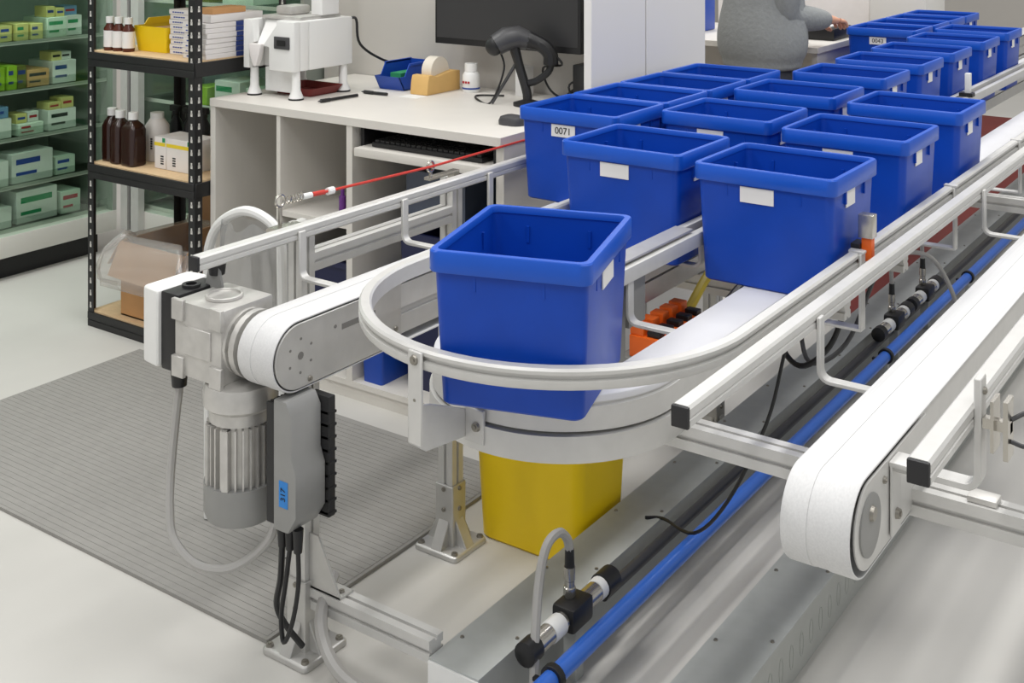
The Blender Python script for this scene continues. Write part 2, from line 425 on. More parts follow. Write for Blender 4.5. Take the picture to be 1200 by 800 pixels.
MB().box(-1.755, -1.731, YP-.0462, YP-.0445, .40, .452).build('blue_tape_label', 'bluetape', bx)
t = text_obj('317', .018, 'ink', bx, (-1.743+1.93, -.0467, .426-.3), (PI/2, -PI/2, 0))
for x in (-1.772, -1.75, -1.728): MB().cyl((x, YP-.02, .352), (x, YP-.02, .305), .0115, .0085, 12).build('cable_plug', 'black', gm)

# cables at the drive
def cable(name, label, pts, r, m, n=8): return tag(MB().tube(pts, r, n).build(name, m), label, 'cable')
cable('grey_cable', 'grey cable looping from the white capped gear motor down beside it', [(-2.075, YP-.03, .56), (-2.075, YP-.04, .49), (-2.065, YP-.06, .40), (-2.045, YP-.08, .33), (-2.02, YP-.09, .275), (-1.96, YP-.085, .24), (-1.90, YP-.06, .235), (-1.86, YP-.03, .255), (-1.82, YP-.01, .30), (-1.81, YP+.0, .34)], .009, 'ghose')
cable('black_cable', 'thin black cable looping low under the inverter plugs', [(-1.75, YP-.02, .31), (-1.757, YP-.025, .24), (-1.765, YP-.03, .17), (-1.752, YP-.035, .125), (-1.733, YP-.03, .17), (-1.727, YP-.02, .24), (-1.728, YP-.02, .31)], .005, 'black')
cable('black_cable', 'thick black cable hanging straight from the leftmost inverter plug', [(-1.772, YP-.02, .31), (-1.775, YP-.022, .24), (-1.788, YP-.02, .18), (-1.78, YP+.0, .13), (-1.765, YP+.03, .08)], .0065, 'black')
cable('grey_conduit', 'grey conduit lying on the floor along the low beam into the duct', [(-1.80, 1.90, .16), (-1.77, 1.83, .10), (-1.70, 1.80, .045), (-1.60, 1.80, .022), (-1.50, 1.82, .02)], .014, 'ghose')

# --- the U-turn loop conveyor
XL = -1.24; YC = 1.93; RC = .19
lp = thing('loop_conveyor', 'white plastic chain conveyor with a U-turn and curved guard rail ring', 'conveyor', (XL, YC, 0))
def u_path(R, y1=YEND, y0=None, n=36):
    p = [(XL-R, y1), (XL-R, 6.0), (XL-R, 4.0), (XL-R, 3.0), (XL-R, 2.4)]
    for i in range(n+1):
        a = PI+PI*i/n; p.append((XL+R*math.cos(a), YC+R*math.sin(a)))
    p += [(XL+R, 2.4), (XL+R, 3.0), (XL+R, 4.0), (XL+R, 6.0), (XL+R, y1)]; return p
def u_sweep(sec, y1=YEND, y1l=None):
    """sec: (offset outward from R=0 centre line given as radius, z)"""
    ps = [u_path(r, y1) for r, _ in sec]; mb = MB(); loops = []
    for k in range(len(ps[0])):
        l = []
        for i in range(len(sec)):
            x, y = ps[i][k]
            if y1l and x < XL-.01 and y > y1l: y = y1l
            l.append((x, y, sec[i][1]))
        loops.append(l)
    return mb.loft(loops)
ch = u_sweep([(RC-.05, ZB-.012), (RC+.05, ZB-.012), (RC+.05, ZB-.002), (RC+.048, ZB), (RC-.048, ZB), (RC-.05, ZB-.002)]).build('chain', 'chain', lp, ang=.9)
u_sweep([(RC-.046, ZB-.06), (RC+.052, ZB-.06), (RC+.052, ZB-.019), (RC+.047, ZB-.017), (RC+.047, ZB-.013), (RC-.046, ZB-.013)]).build('upper_beam', 'alu', lp, ang=.9)
u_sweep([(RC-.036, ZB-.068), (RC+.042, ZB-.068), (RC+.042, ZB-.058), (RC-.036, ZB-.058)]).build('beam_slot', 'slot', lp)
u_sweep([(RC-.046, ZB-.112), (RC+.058, ZB-.112), (RC+.058, ZB-.066), (RC-.046, ZB-.066)]).build('lower_beam', 'alu', lp, ang=.9)
RG = .357
u_sweep([(RG, ZG-.034), (RG+.022, ZG-.034), (RG+.024, ZG-.03), (RG+.024, ZG-.02), (RG+.017, ZG-.018), (RG+.017, ZG-.012), (RG+.024, ZG-.01), (RG+.024, ZG-.004), (RG+.02, ZG), (RG+.004, ZG), (RG, ZG-.004)], YEND, 2.9).build('guard_ring', 'alu', lp, ang=.5)
def ring_bracket(a):
    s = MB(); s.box(RG+.024, RG+.03, -.016, .016, .70, ZG-.004)
    s.extr([(RG+.03, .70), (RG+.03, .76), (RG-.02, .75), (RC+.06, .715), (RC+.06, .665), (RG-.01, .672)], 'Y', -.0165, -.0115)
    s.box(RC+.053, RC+.06, -.016, .03, .66, .72)
    T = Matrix.Translation((XL, YC, 0)) @ Matrix.Rotation(a, 4, 'Z'); s.xf(T)
    o = s.build('ring_bracket', 'alu', lp, bevel=.0015, seg=1)
    b = MB(); bolt(b, (RG+.03, 0, ZG-.018), (1,0,0), .009, .004); bolt(b, (RG+.03, 0, .775), (1,0,0), .003, .001); bolt(b, (RC+.06, .014, .69), (1,0,0), .009, .005); b.xf(T); b.build('bolt', 'screw', o)
ring_bracket(math.radians(264))
def side_bracket(y):
    s = MB(); s.box(XL+RG+.024, XL+RG+.03, y-.014, y+.014, .70, ZG-.002); s.box(XL+RC+.058, XL+RG+.03, y-.014, y+.014, .694, .70)
    s.box(XL+RG+.0, XL+RG+.034, y-.009, y+.009, ZG-.002, ZG+.004)
    s.build('ring_bracket', 'alu', lp, bevel=.001, seg=1)
for y in (2.52, 3.25, 4.0, 4.8): side_bracket(y)
# inner guard with grey nose
for x0, x1 in ((-1.275, -1.255), (-1.227, -1.207)):
    MB().box(x0, x1, 2.0, YEND, .828, ZG).build('inner_guard_rail', 'alu', lp, bevel=.003)
n_ = MB(); out = [(-1.207, 2.035)]
for i in range(13):
    a = -PI*i/12; out.append((XL+.033*math.cos(a), 2.005+.033*math.sin(a)))
out += [(-1.273, 2.035)]
n_.extr(out, 'Z', .824, .862); n_.build('nose_cap', 'castgrey', lp, bevel=.004)
for y in (2.16, 2.62, 3.3, 4.1):
    l_bracket(lp, -1.217, XL+RC-.05, y, .828, .742); l_bracket(lp, -1.265, XL-RC+.05, y-.03, .828, .742)
MB().box(-1.262, -1.218, 2.0, 2.45, .866, .870).build('nose_clamp', 'alu2', lp)
# supports of the loop: tie beam and plates between the lanes, a post behind, and the long cross beams
MB().extr(sec_at(slotted(.044, .044), 2.84, .622), 'X', -1.50, -1.0).build('tie_beam', 'alu', lp)
for y0, y1, z0 in ((2.10, 2.165, .64), (2.18, 2.25, .72)): MB().box(-1.252, -1.23, y0, y1, z0, .8275).build('support_plate', 'castgrey', lp, bevel=.002)
MB().extr(sec_at(slotted(.044, .044), 3.3, .622), 'X', -1.60, -1.0).build('tie_beam', 'alu', lp)
MB().extr(sec_at(slotted(.044, .044), -1.575, 3.3), 'Z', .1, .5995).build('leg', 'alu', lp); foot(lp, -1.575, 3.3, .16)
cb = MB().extr(sec_at(slotted(.044, .044), 1.98, .636), 'X', -1.14, .36).build('cross_beam', 'alu', lp)
c2_ = MB().extr(sec_at(slotted(.044, .044), 4.08, .638), 'X', -1.14, .36).build('cross_beam', 'alu', lp)
for y in (1.98, 4.08):
    MB().extr(sec_at(slotted(.044, .044), .33, y), 'Z', .1, .614).build('leg', 'alu', lp); foot(lp, .33, y, .16)
# photo-eye on the ring, sensor finger beyond
pe = thing('photo_sensor', 'small silver sensor with an orange base clamped on the guard rail', 'sensor', (-.855, 2.55, ZG))
MB().box(-.872, -.84, 2.54, 2.57, .885, .935).build('sensor_head', 'steel', pe, bevel=.002); MB().box(-.866, -.844, 2.545, 2.567, .835, .888).build('sensor_base', 'orange', pe, bevel=.002)
MB().box(-.886, -.866, 2.535, 2.575, .862, .872).build('clamp', 'dark', pe)
ps2 = thing('photo_sensor', 'thin pale sensor finger on a black clamp by the inner rail', 'sensor', (-1.215, 4.8, ZG))
MB().box(-1.226, -1.206, 4.79, 4.815, .874, .95).build('sensor_head', 'white', ps2, bevel=.002); MB().box(-1.245, -1.195, 4.78, 4.82, .861, .875).build('clamp', 'black', ps2)

# --- lane 4: straight belt on the right
X4 = -.638
c4 = thing('belt_conveyor', 'straight belt conveyor at the right with a bare grey pulley hub', 'conveyor', (X4, 1.9, .3))
belt_mesh(X4, .052).build('belt', 'belt', c4, ang=.9)
for s in (-1, 1):
    xo = X4+s*.0505
    p = MB().extr(stadium(YP+.01, 2.04, ZB-RP, RP-.009), 'X', min(xo, xo+s*.004), max(xo, xo+s*.004)).build('end_plate', 'alu', c4, bevel=.001, seg=1)
    f = xo+s*.004
    MB().lathe([(.045, 0), (.045, s*.003), (.04, s*.004), (.0, s*.004)], (f, YP+.008, ZB-RP), 'X', 28).build('pulley_hub', 'castgrey', p)
    MB().cyl((f+s*.004, YP+.008, ZB-RP+.018), (f+s*.009, YP+.008, ZB-RP+.018), .012, .010, 12).build('axle_nut', 'screw', p); b = MB(); bolt(b, (f, YP+.075, ZB-RP+.04), (s,0,0), .006); bolt(b, (f, YP+.11, ZB-RP+.01), (s,0,0), .006); b.build('bolt', 'screw', p)
fr = MB(); fr.extr(sec_at([(-.044,-.06),(.044,-.06),(.044,-.008),(.036,-.008),(.036,.008),(.044,.008),(.044,.062),(-.044,.062),(-.044,.008),(-.036,.008),(-.036,-.008),(-.044,-.008)], X4, ZB-RP-.002), 'Y', 2.0, YEND); fr.build('frame', 'alu', c4)
MB().box(X4+.056, X4+.06, 1.84, 1.885, .63, .745).build('mounting_plate', 'alu', c4, bevel=.002)
MB().box(X4+.0545, X4+.09, 1.84, 1.885, .738, .746).build('mounting_plate', 'alu', c4, bevel=.002)
b = MB(); bolt(b, (X4+.06, 1.862, .66), (1,0,0), .009, .006); b.build('bolt', 'screw', c4)
guard_bar(c4, -.83, -.80, 1.60, YEND, .826, ZG); guard_bar(c4, -.491, -.459, 1.625, YEND, .826, ZG)
for y in (2.115, 3.3, 4.5):
    l_bracket(c4, -.80+.005, X4-.046, y, .85, .736)
for y in (1.86, 3.0):
    l_bracket(c4, -.459+.005, X4+.046, y, .90, .736, .03, .011)
MB().box(-.50, -.455, 1.965, 1.998, .6585, .668).build('beam_clamp', 'cast', c4, bevel=.002)
pl = thing('reflector_plate', 'small metal sensor plate with wire loop on the right guard rail bracket', 'sensor', (-.42, 1.85, .8))
MB().box(-.434, -.429, 1.835, 1.875, .80, .875).build('plate', 'steel', pl); MB().box(-.415, -.408, 1.83, 1.865, .795, .88).build('plate', 'steel', pl)
MB().tube([(-.408, 1.85, .85), (-.385, 1.865, .86), (-.365, 1.87, .84), (-.385, 1.855, .815), (-.408, 1.845, .82)], .0035).build('wire_loop', 'dgrey', pl)
MB().box(-.447, -.408, 1.845, 1.86, .83, .845).build('plate_stem', 'steel', pl)

# --- pull-cord frame by the workbench
pf = thing('safety_frame', 'aluminium profile frame beside the workbench carrying the red cord', 'frame', (-2.06, 2.1, .58))
for y in (2.06, 2.64):
    MB().extr(sec_at(slotted(.044, .044), -2.055, y), 'Z', .58, .845).build('post', 'alu', pf); MB().extr(sec_at(slotted(.04, .04), y, .648), 'X', -2.032, -1.8715).build('arm', 'alu', pf); MB().box(-1.8715, -1.8425, y-.03, y+.03, .64, .72).build('arm_plate', 'alu2', pf)
MB().extr(sec_at(slotted(.044, .044), -2.055, .746), 'Y', 2.082, 2.618).build('rail', 'alu', pf)
pcord = thing('pull_cord', 'red emergency pull cord strung through steel eyes above the guard rail', 'cord', (-2.04, 2.0, .85))
MB().tube([(-2.038, 2.11, .905), (-2.037, 2.53, .893), (-2.036, 3.25, .893)], .0035, smooth=0).build('cord', 'redcord', pcord)
def eye(y, z, zb):
    e = MB()
    pts = [(-2.04, y+.014*math.sin(2*PI*i/12), z+.014*math.cos(2*PI*i/12)) for i in range(13)]
    e.tube(pts, .0035, 6, 0); e.cyl((-2.04, y, z-.014), (-2.04, y, zb), .005, n=8); return e.build('eye_bolt', 'steel', pcord)
eye(1.975, .912, .85); eye(2.53, .893, .865)
MB().box(-2.06, -2.02, 1.955, 1.995, .845, .851).build('eye_plate', 'steel', pcord); MB().box(-2.07, -2.0325, 1.96, 2.05, .838, .846).build('eye_plate', 'steel', pcord)
MB().box(-2.05, -2.03, 2.515, 2.62, .858, .866).build('eye_plate', 'steel', pcord); MB().box(-2.052, -2.03, 2.62, 2.645, .8455, .866).build('eye_plate', 'steel', pcord)
sp = MB(); pts = [(-2.038+.008*math.cos(i*1.0), 1.99+i*.0016, .910+.008*math.sin(i*1.0)) for i in range(36)]; sp.tube(pts, .0022, 5, 0); sp.build('spring', 'steel', pcord)
MB().cyl((-2.038, 2.045, .908), (-2.038, 2.075, .907), .007, n=10).build('ferrule', 'white', pcord); MB().cyl((-2.038, 2.078, .907), (-2.038, 2.12, .905), .006, n=10).build('sleeve', 'redcord', pcord)
MB().cyl((-2.038, 2.13, .904), (-2.038, 2.15, .904), .009, n=10).build('ferrule', 'white', pcord)

# --- floor ducts
def duct(x0, x1, y0, label, slots):
    d = thing('cable_duct', label, 'duct', ((x0+x1)/2, y0, 0))
    MB().box(x0+.002, x1-.002, y0+.004, YEND, 0, .113).build('trunk', 'galvside', d)
    MB().box(x0, x1, y0, YEND, .113, .117).build('lid', 'galv', d)
    e = MB().box(x0+.001, x1-.001, y0-.004, y0+.004, .002, .1125).build('end_cap', 'white', d)
    b = MB(); y = y0+.09
    while y < 6:
        for x in (x0+.014, x1-.014): bolt(b, (x, y+(0 if x < (x0+x1)/2 else .06), .117), (0,0,1), .0045, .0025)
        y += .31
    tag(b.build('lid_screws', 'screw', d), kind='stuff')
    if slots:
        s = MB(); y = y0+.05
        while y < 5:
            ring = [(y+.011*math.cos(2*PI*i/14), .055+.026*math.sin(2*PI*i/14)) for i in range(14)]
            inn = [(y+.009*math.cos(2*PI*i/14), .055+.024*math.sin(2*PI*i/14)) for i in range(14)]
            s.loft([[(x1-.003, p, q) for p, q in ring], [(x1-.0012, p, q) for p, q in ring], [(x1-.0012, p, q) for p, q in inn], [(x1-.003, p, q) for p, q in inn]], ring=True)
            y += .055
        tag(s.build('knockouts', 'galvside', d), kind='stuff')
    return d
duct(-1.492, -1.370, 1.845, 'galvanised cable duct on the floor with white end cap, beside blue pipe', False)
duct(-1.067, -.943, 1.2, 'galvanised cable duct with oval knockouts on the floor under the right belt', True)
bp = thing('air_pipe', 'blue compressed air pipe running along the floor beside the cable duct', 'pipe', (-1.255, 1.7, 0))
MB().cyl((-1.255, 1.55, .12), (-1.255, YEND, .12), .018, n=16).build('pipe_run', 'pipe', bp)
for y in (1.93, 3.93, 4.95):
    k = MB(); k.lathe([(.018, -.008), (.025, -.008), (.025, .008), (.018, .008)], (-1.255, y, .12), 'Y', 16); k.box(-1.30, -1.27, y-.006, y+.006, .10, .108); k.build('pipe_clip', 'black', bp, bevel=.001, seg=1)
    MB().box(-1.262, -1.248, y-.01, y+.01, 0, .104).build('clip_stand', 'galv', bp)
cd = tag(MB().cyl((-1.335, 2.25, .10), (-1.335, YEND, .10), .013, n=12).build('black_conduit', 'dgrey'), 'dark conduit running between the cable duct and the blue pipe', 'conduit')
def coupling(y, label):
    t = thing('cable_coupling', label, 'connector', (-1.325, y, .06))
    a = MB(); a.lathe([(.014,-.19),(.024,-.185),(.024,-.15),(.018,-.145)], (-1.325, y, .135), 'Y', 16); a.build('black_nut', 'black', t); a = MB(); a.lathe([(.018,.10),(.026,.105),(.026,.15),(.014,.165)], (-1.325, y, .135), 'Y', 16); a.build('black_nut', 'black', t)
    a = MB(); a.lathe([(.017,-.15),(.020,-.145),(.020,-.05),(.016,-.045)], (-1.325, y, .135), 'Y', 12); a.build('metal_collar', 'steel', t); a = MB(); a.lathe([(.016,.03),(.021,.035),(.021,.08),(.017,.085)], (-1.325, y, .135), 'Y', 12); a.build('metal_collar', 'steel', t)
    a = MB(); a.lathe([(.021,-.10),(.022,-.098),(.022,-.06),(.021,-.058)], (-1.325, y, .135), 'Y', 16); a.build('white_ring', 'white', t); a = MB(); a.lathe([(.021,.082),(.0225,.084),(.0225,.105),(.021,.107)], (-1.325, y, .135), 'Y', 16); a.build('white_ring', 'white', t)
    MB().box(-1.352, -1.298, y-.048, y+.032, .112, .162).build('tee_block', 'black', t, bevel=.008)
    p = MB().lathe([(.011,.160),(.013,.165),(.013,.182),(.0105,.184),(.0105,.196),(.012,.198),(.012,.225)], (-1.335, y-.005, 0), 'Z', 12).build('plug', 'steel', t)
    MB().lathe([(.0095,.225),(.0105,.226),(.0095,.262)], (-1.335, y-.005, 0), 'Z', 12).build('plug_sleeve', 'black', p)
    MB().box(-1.34, -1.31, y-.02, y+.01, 0, .115).build('stand', 'galv', t)
    return t
coupling(2.12, 'large black and silver cable coupling with plug at the duct\'s near end')
coupling(4.25, 'black and silver cable coupling halfway along the blue pipe')
coupling(4.62, 'far black and silver cable coupling with two grey leads above it')
cable('grey_cable', 'grey cable arching from the near coupling plug down to the floor', [(-1.335, 2.115, .26), (-1.337, 2.108, .285), (-1.342, 2.085, .305), (-1.345, 2.045, .295), (-1.34, 2.01, .245), (-1.32, 1.965, .16), (-1.295, 1.92, .06), (-1.285, 1.88, .012)], .0095, 'ghose')
cable('grey_cable', 'grey lead from the middle coupling curving up under the belt', [(-1.335, 4.245, .26), (-1.335, 4.25, .32), (-1.31, 4.3, .36), (-1.24, 4.4, .33), (-1.18, 4.45, .2), (-1.15, 4.5, .02)], .008, 'ghose')
cable('grey_cable', 'grey lead from the far coupling rising to the loop conveyor', [(-1.335, 4.615, .26), (-1.335, 4.61, .34), (-1.30, 4.55, .44), (-1.25, 4.5, .52), (-1.2, 4.45, .62)], .008, 'ghose')
cable('black_cable', 'thin black cable slanting across the duct under the guard bracket', [(-1.0, 2.45, .64), (-1.02, 2.40, .50), (-1.10, 2.38, .32), (-1.22, 2.46, .18), (-1.36, 2.58, .121), (-1.40, 2.56, .121)], .004, 'black')
cable('black_cable', 'bundle of black cable drooping under the loop conveyor by the duct', [(-1.02, 2.9, .63), (-1.05, 2.86, .52), (-1.12, 2.84, .46), (-1.2, 2.9, .50), (-1.25, 3.05, .60)], .007, 'black')
cable('black_cable', 'second black cable sagging beside the drooping bundle', [(-1.02, 3.1, .63), (-1.06, 3.0, .48), (-1.15, 2.98, .42), (-1.22, 3.1, .50), (-1.25, 3.25, .6)], .006, 'dgrey')

# --- valve block under the loop
vb = thing('valve_block', 'orange and black valve block with hoses between the loop lanes', 'valve', (-1.33, 2.5, .55))
MB().box(-1.3835, -1.27, 2.40, 2.66, .53, .565).build('manifold', 'castgrey', vb, bevel=.003)
for k in range(5):
    a = MB(); y = 2.41+k*.047; a.box(-1.36, -1.275, y, y+.04, .5655, .615); a.box(-1.36, -1.325, y+.004, y+.036, .615, .64); a.box(-1.275, -1.255, y+.004, y+.036, .575, .61); a.build('valve', 'orange', vb, bevel=.003)
    MB().cyl((-1.255, y+.02, .592), (-1.235, y+.02, .592), .011, n=10).build('hose_fitting', 'black', vb)
    MB().box(-1.318, -1.285, y+.008, y+.032, .6155, .628).build('solenoid', 'black', vb, bevel=.002)
cable('yellow_hose', 'yellow air hose running back from the orange valve block', [(-1.33, 2.65, .61), (-1.33, 2.80, .68), (-1.32, 3.0, .70), (-1.30, 3.4, .70)], .012, 'yhose')
cable('grey_hose', 'dark blue-grey hose running behind the orange valve block', [(-1.235, 2.43, .592), (-1.21, 2.50, .62), (-1.20, 2.70, .69), (-1.20, 3.1, .69)], .011, 'dgrey')

# --- yellow bin under the loop
yb = MB(); cx, cy = -1.668, 2.555
yb.loft([rr(.145, .10, .03, 0, cx, cy), rr(.15, .105, .03, .006, cx, cy), rr(.162, .125, .03, .36, cx, cy), rr(.17, .133, .03, .365, cx, cy), rr(.17, .133, .03, .385, cx, cy), rr(.158, .121, .028, .385, cx, cy), rr(.134, .098, .026, .012, cx, cy)])
tag(yb.build('waste_bin', 'yellow'), 'yellow plastic bin on the floor beneath the conveyor U-turn', 'bin')

# ------------------------------------------------------------------ totes
TX, TY, TH = .165, .1415, .262
def make_tote():
    r = thing('tote', 'x', 'tote', (0,0,0), 'blue plastic totes on the conveyors')
    b = MB(); b.loft([rr(TX-.022, TY-.022, .016, 0), rr(TX-.018, TY-.018, .018, .004), rr(TX-.008, TY-.008, .018, TH-.03), rr(TX-.008, TY-.008, .018, TH-.004), rr(TX-.011, TY-.011, .016, TH-.004), rr(TX-.022, TY-.022, .014, .008)])
    b.build('body', 'blue', r, local=True)
    q = MB(); q.loft([rr(TX-.0075, TY-.0075, .018, TH-.036), rr(TX-.001, TY-.001, .02, TH-.036), rr(TX, TY, .02, TH-.034), rr(TX, TY, .02, TH-.003), rr(TX-.002, TY-.002, .019, TH), rr(TX-.012, TY-.012, .014, TH), rr(TX-.0135, TY-.0135, .013, TH-.004), rr(TX-.0135, TY-.0135, .013, TH-.012), rr(TX-.0075, TY-.0075, .018, TH-.012)], ring=True)
    q.build('rim', 'bluerim', r, local=True)
    for sx in (-1, 1):
        for t in (-.085, .085):
            MB().box(t-.003, t+.003, sx*(TY-.012)-.004, sx*(TY-.012)+.008, TH-.065, TH-.034).build('rib', 'blue', r, local=True)
        for t in (-.06, .06):
            MB().box(sx*(TX-.012)-.004, sx*(TX-.012)+.008, t-.003, t+.003, TH-.065, TH-.034).build('rib', 'blue', r, local=True)
    tilt = math.atan2(.010, TH-.034)
    l = MB().box(-.052, .026, -TY+.0065, -TY+.0085, TH-.074, TH-.040).build('front_label', 'label', r, local=True)
    l2 = MB().box(TX-.0085, TX-.0065, -.055, .0, TH-.074, TH-.036).build('side_label', 'label', r, local=True)
    return r
proto = make_tote()
def numbered(t, txt):
    fl = [c for c in t.children if c.name.startswith('front_label')][0]; sl = [c for c in t.children if c.name.startswith('side_label')][0]
    text_obj(txt, .027, 'ink', fl, (-.013, -TY+.0058, TH-.0575), (PI/2, 0, 0))
    text_obj(txt, .020, 'ink', sl, (TX-.0058, -.028, TH-.056), (PI/2, 0, PI/2))
spots = []
for k in range(4): spots.append((X1, 2.97+k*.288, 0, ['blue tote with label 0071 at the front of the queue beside the bench', 'second blue tote in the queue, right behind tote 0071', 'third blue tote in the queue behind tote 0071', 'last blue tote of the queue nearest the person in grey'][k]))
for k in range(4): spots.append((X1, 5.685+k*.288, 0, ['blue tote with label 0043 beneath the person\'s hand', 'blue tote directly behind tote 0043 beside the far bench', 'third tote of the far queue that begins with 0043', 'farthest tote of the queue that begins with 0043'][k]))
for k, y in enumerate((2.62, 3.14, 3.62, 4.10, 4.52, 4.93, 5.4, 5.83)): spots.append((XL-RC, y, 0, 'blue tote on the middle lane, %s along from the U-turn' % ORD[k]))
for k, y in enumerate((2.58, 3.08, 3.57)): spots.append((XL+RC, y, 0, 'blue tote on the outer loop lane, %s along from the U-turn' % ORD[k]))
spots.append((XL+.057, YC-.168, PI/2+.3, 'blue tote turning sideways inside the curved end of the conveyor'))
totes = []
for k, (x, y, a, lab) in enumerate(spots):
    o = proto if k == 0 else copy_tree(proto)
    o.location = (x, y, ZB+.0005); o.rotation_euler = (0, 0, a); o['label'] = lab; totes.append(o)
numbered(totes[0], '0071'); numbered(totes[4], '0043')
# ------------------------------------------------------------------ workbench
DZ = .912; DY = 2.88; DX0, DX1 = -3.328, -2.058; DB = 3.635
wb = thing('workbench', 'white melamine workbench with open compartments and a keyboard tray', 'bench', ((DX0+DX1)/2, DY, 0))
MB().box(DX0, DX1, DY, DB, DZ-.028, DZ).build('worktop', 'melamine', wb, bevel=.001, seg=1)
for x0, x1 in ((DX0, DX0+.026), (-2.996, -2.978), (-2.675, -2.65)):
    MB().box(x0, x1, DY+.004, DB, .06, DZ-.0285).build('upright_panel', 'melamine', wb)
MB().box(DX1-.03, DX1-.002, DY+.02, DB, 0, DZ-.0285).build('upright_panel', 'melamine', wb)
MB().box(DX0+.026, -2.65, DB-.02, DB, .06, DZ-.0285).build('back_panel', 'melamine', wb)
MB().box(DX0, DX1-.03, DY+.004, DB, .042, .06).build('bottom_shelf', 'melamine', wb)
MB().box(DX0+.01, DX1-.03, DY+.012, DY+.03, 0, .0415).build('plinth', 'melamine', wb)
MB().box(DX0+.01, DX1-.03, DY+.5, DY+.52, 0, .0415).build('plinth', 'melamine', wb)
MB().box(-2.978, -2.675, DY+.01, DB-.021, .545, .563).build('compartment_shelf', 'melamine', wb)
MB().box(-2.62, -2.10, DY-.02, DY+.42, .795, .822).build('keyboard_tray', 'melamine', wb, bevel=.002)
for x in (-2.635, -2.105): MB().box(x, x+.014, DY+.03, DY+.4, .80, DZ-.0285).build('tray_runner', 'black', wb)
kb = thing('keyboard', 'black computer keyboard on the tray under the worktop', 'keyboard', (-2.36, 3.0, .822))
MB().box(-2.58, -2.14, 2.90, 3.04, .8225, .838).build('keyboard_case', 'black', kb, bevel=.003)
ks = MB()
for i in range(20):
    for j in range(5): ks.box(-2.572+i*.0214, -2.555+i*.0214, 2.908+j*.026, 2.928+j*.026, .838, .845)
tag(ks.build('keys', 'softblack', kb, smooth=False), kind='stuff')
def crate(name, label, x, y, z, hx, hy, h, m, cat='crate'):
    c = MB().loft([rr(hx*.9, hy*.9, .01, z, x, y), rr(hx, hy, .012, z+h-.02, x, y), rr(hx+.008, hy+.008, .012, z+h-.02, x, y), rr(hx+.008, hy+.008, .012, z+h, x, y), rr(hx-.004, hy-.004, .01, z+h, x, y), rr(hx*.9-.004, hy*.9-.004, .01, z+.004, x, y)])
    return tag(c.build(name, m), label, cat)
crate('storage_crate', 'dark navy crate on the bottom of the bench below the keyboard tray', -2.33, 3.14, .06, .17, .2, .5, 'navycrate')
crate('storage_crate', 'navy crate in the middle bench compartment under the shelf', -2.82, 3.15, .06, .13, .2, .35, 'navycrate')
crate('storage_crate', 'royal blue crate low in the bench near the belt drive', -2.585, 2.99, .06, .045, .09, .24, 'bluebin')
tag(MB().extr([(-2.52,.60),(-2.28,.60),(-2.28,.72),(-2.30,.74),(-2.50,.74),(-2.52,.72)], 'Y', 3.0, 3.3).build('smoked_box', 'smoke'), 'smoky translucent box on the crate below the keyboard tray', 'box')
def bottle(name, label, cat, x, y, z, prof, m, cap, cm, group=None, lab=None, n=18):
    t = thing(name, label, cat, (x, y, z), group)
    MB().lathe([(r, z+h) for r, h in prof], (x, y, 0), 'Z', n).build('bottle_body', m, t)
    MB().lathe([(r, z+h) for r, h in cap], (x, y, 0), 'Z', n).build('cap', cm, t)
    if lab:
        r, a, b = lab; MB().lathe([(r, z+a), (r+.0006, z+a), (r+.0006, z+b), (r, z+b)], (x, y, 0), 'Z', n).build('paper_label', 'label', t)
    return t
def small(name, label, x, y, z, h, r, m, cm, cat='bottle'):
    return bottle(name, label, cat, x, y, z, [(r,0),(r,h*.65),(r*.45,h*.75)], m, [(r*.55,h*.75),(r*.55,h)], cm)
small('small_vial', 'small purple vial on the shelf inside the workbench', -2.80, 3.0, .5635, .075, .012, 'purple', 'purple', 'vial')
small('small_vial', 'small clear vial with white cap beside the bench divider', -2.69, 2.97, .5635, .085, .015, 'smoke', 'white', 'vial')

# wall-side partition panels
pt = thing('partition', 'tall pale partition of two panels standing between bench and conveyor', 'partition', (-2.05, 3.8, 0))
for y0, y1 in ((3.36, 3.725), (3.735, 4.20)):
    MB().box(-2.066, -2.036, y0, y1, 0, 2.2).build('panel', 'panel', pt, bevel=.002, seg=1)

# --- things on the workbench
mc = thing('tablet_counter', 'white tablet counting machine on four flared legs', 'machine', (-3.17, 3.12, DZ))
x0, x1, y0, y1 = -3.285, -3.03, 3.0, 3.30; zb, zt = DZ+.10, DZ+.275
h = MB()
h.box(x0, x1, y0+.075, y1, zb, zt); h.box(x0, x0+.03, y0+.0305, y0+.075, zb, zt); h.box(x1-.12, x1, y0+.0305, y0+.075, zb, zt)
h.build('housing', 'machine', mc, bevel=.006)
fw = MB()
fw.extr([(x0, zb), (x0+.03, zb), (x0+.03, zb+.085), (x0+.055, zb+.095), (x0+.045, zt), (x0, zt)], 'Y', y0, y0+.03)
fw.build('front_cheek', 'machine', mc, bevel=.003); fw = MB()
fw.extr([(x1-.125, zb), (x1, zb), (x1, zt), (x1-.075, zt), (x1-.155, zb+.085), (x1-.125, zb+.08)], 'Y', y0, y0+.03)
fw.build('front_cheek', 'machine', mc, bevel=.003)
ct = MB(); ct.loft([[(x0+.045, y0+.072, zt-.004), (x1-.077, y0+.072, zt-.004), (x1-.157, y0+.01, zb+.085), (x0+.06, y0+.01, zb+.085)], [(x0+.045, y0+.078, zt-.006), (x1-.077, y0+.078, zt-.006), (x1-.157, y0+.016, zb+.079), (x0+.06, y0+.016, zb+.079)]]); ct.build('chute', 'white', mc)
MB().extr([(x0+.04, zb+.09), (x0+.10, zb+.09), (x0+.09, zb+.05), (x0+.075, zb+.01), (x0+.062, zb+.01), (x0+.045, zb+.05)], 'Y', y0-.012, y0+.01).build('spout', 'boxwhite', mc, bevel=.003)
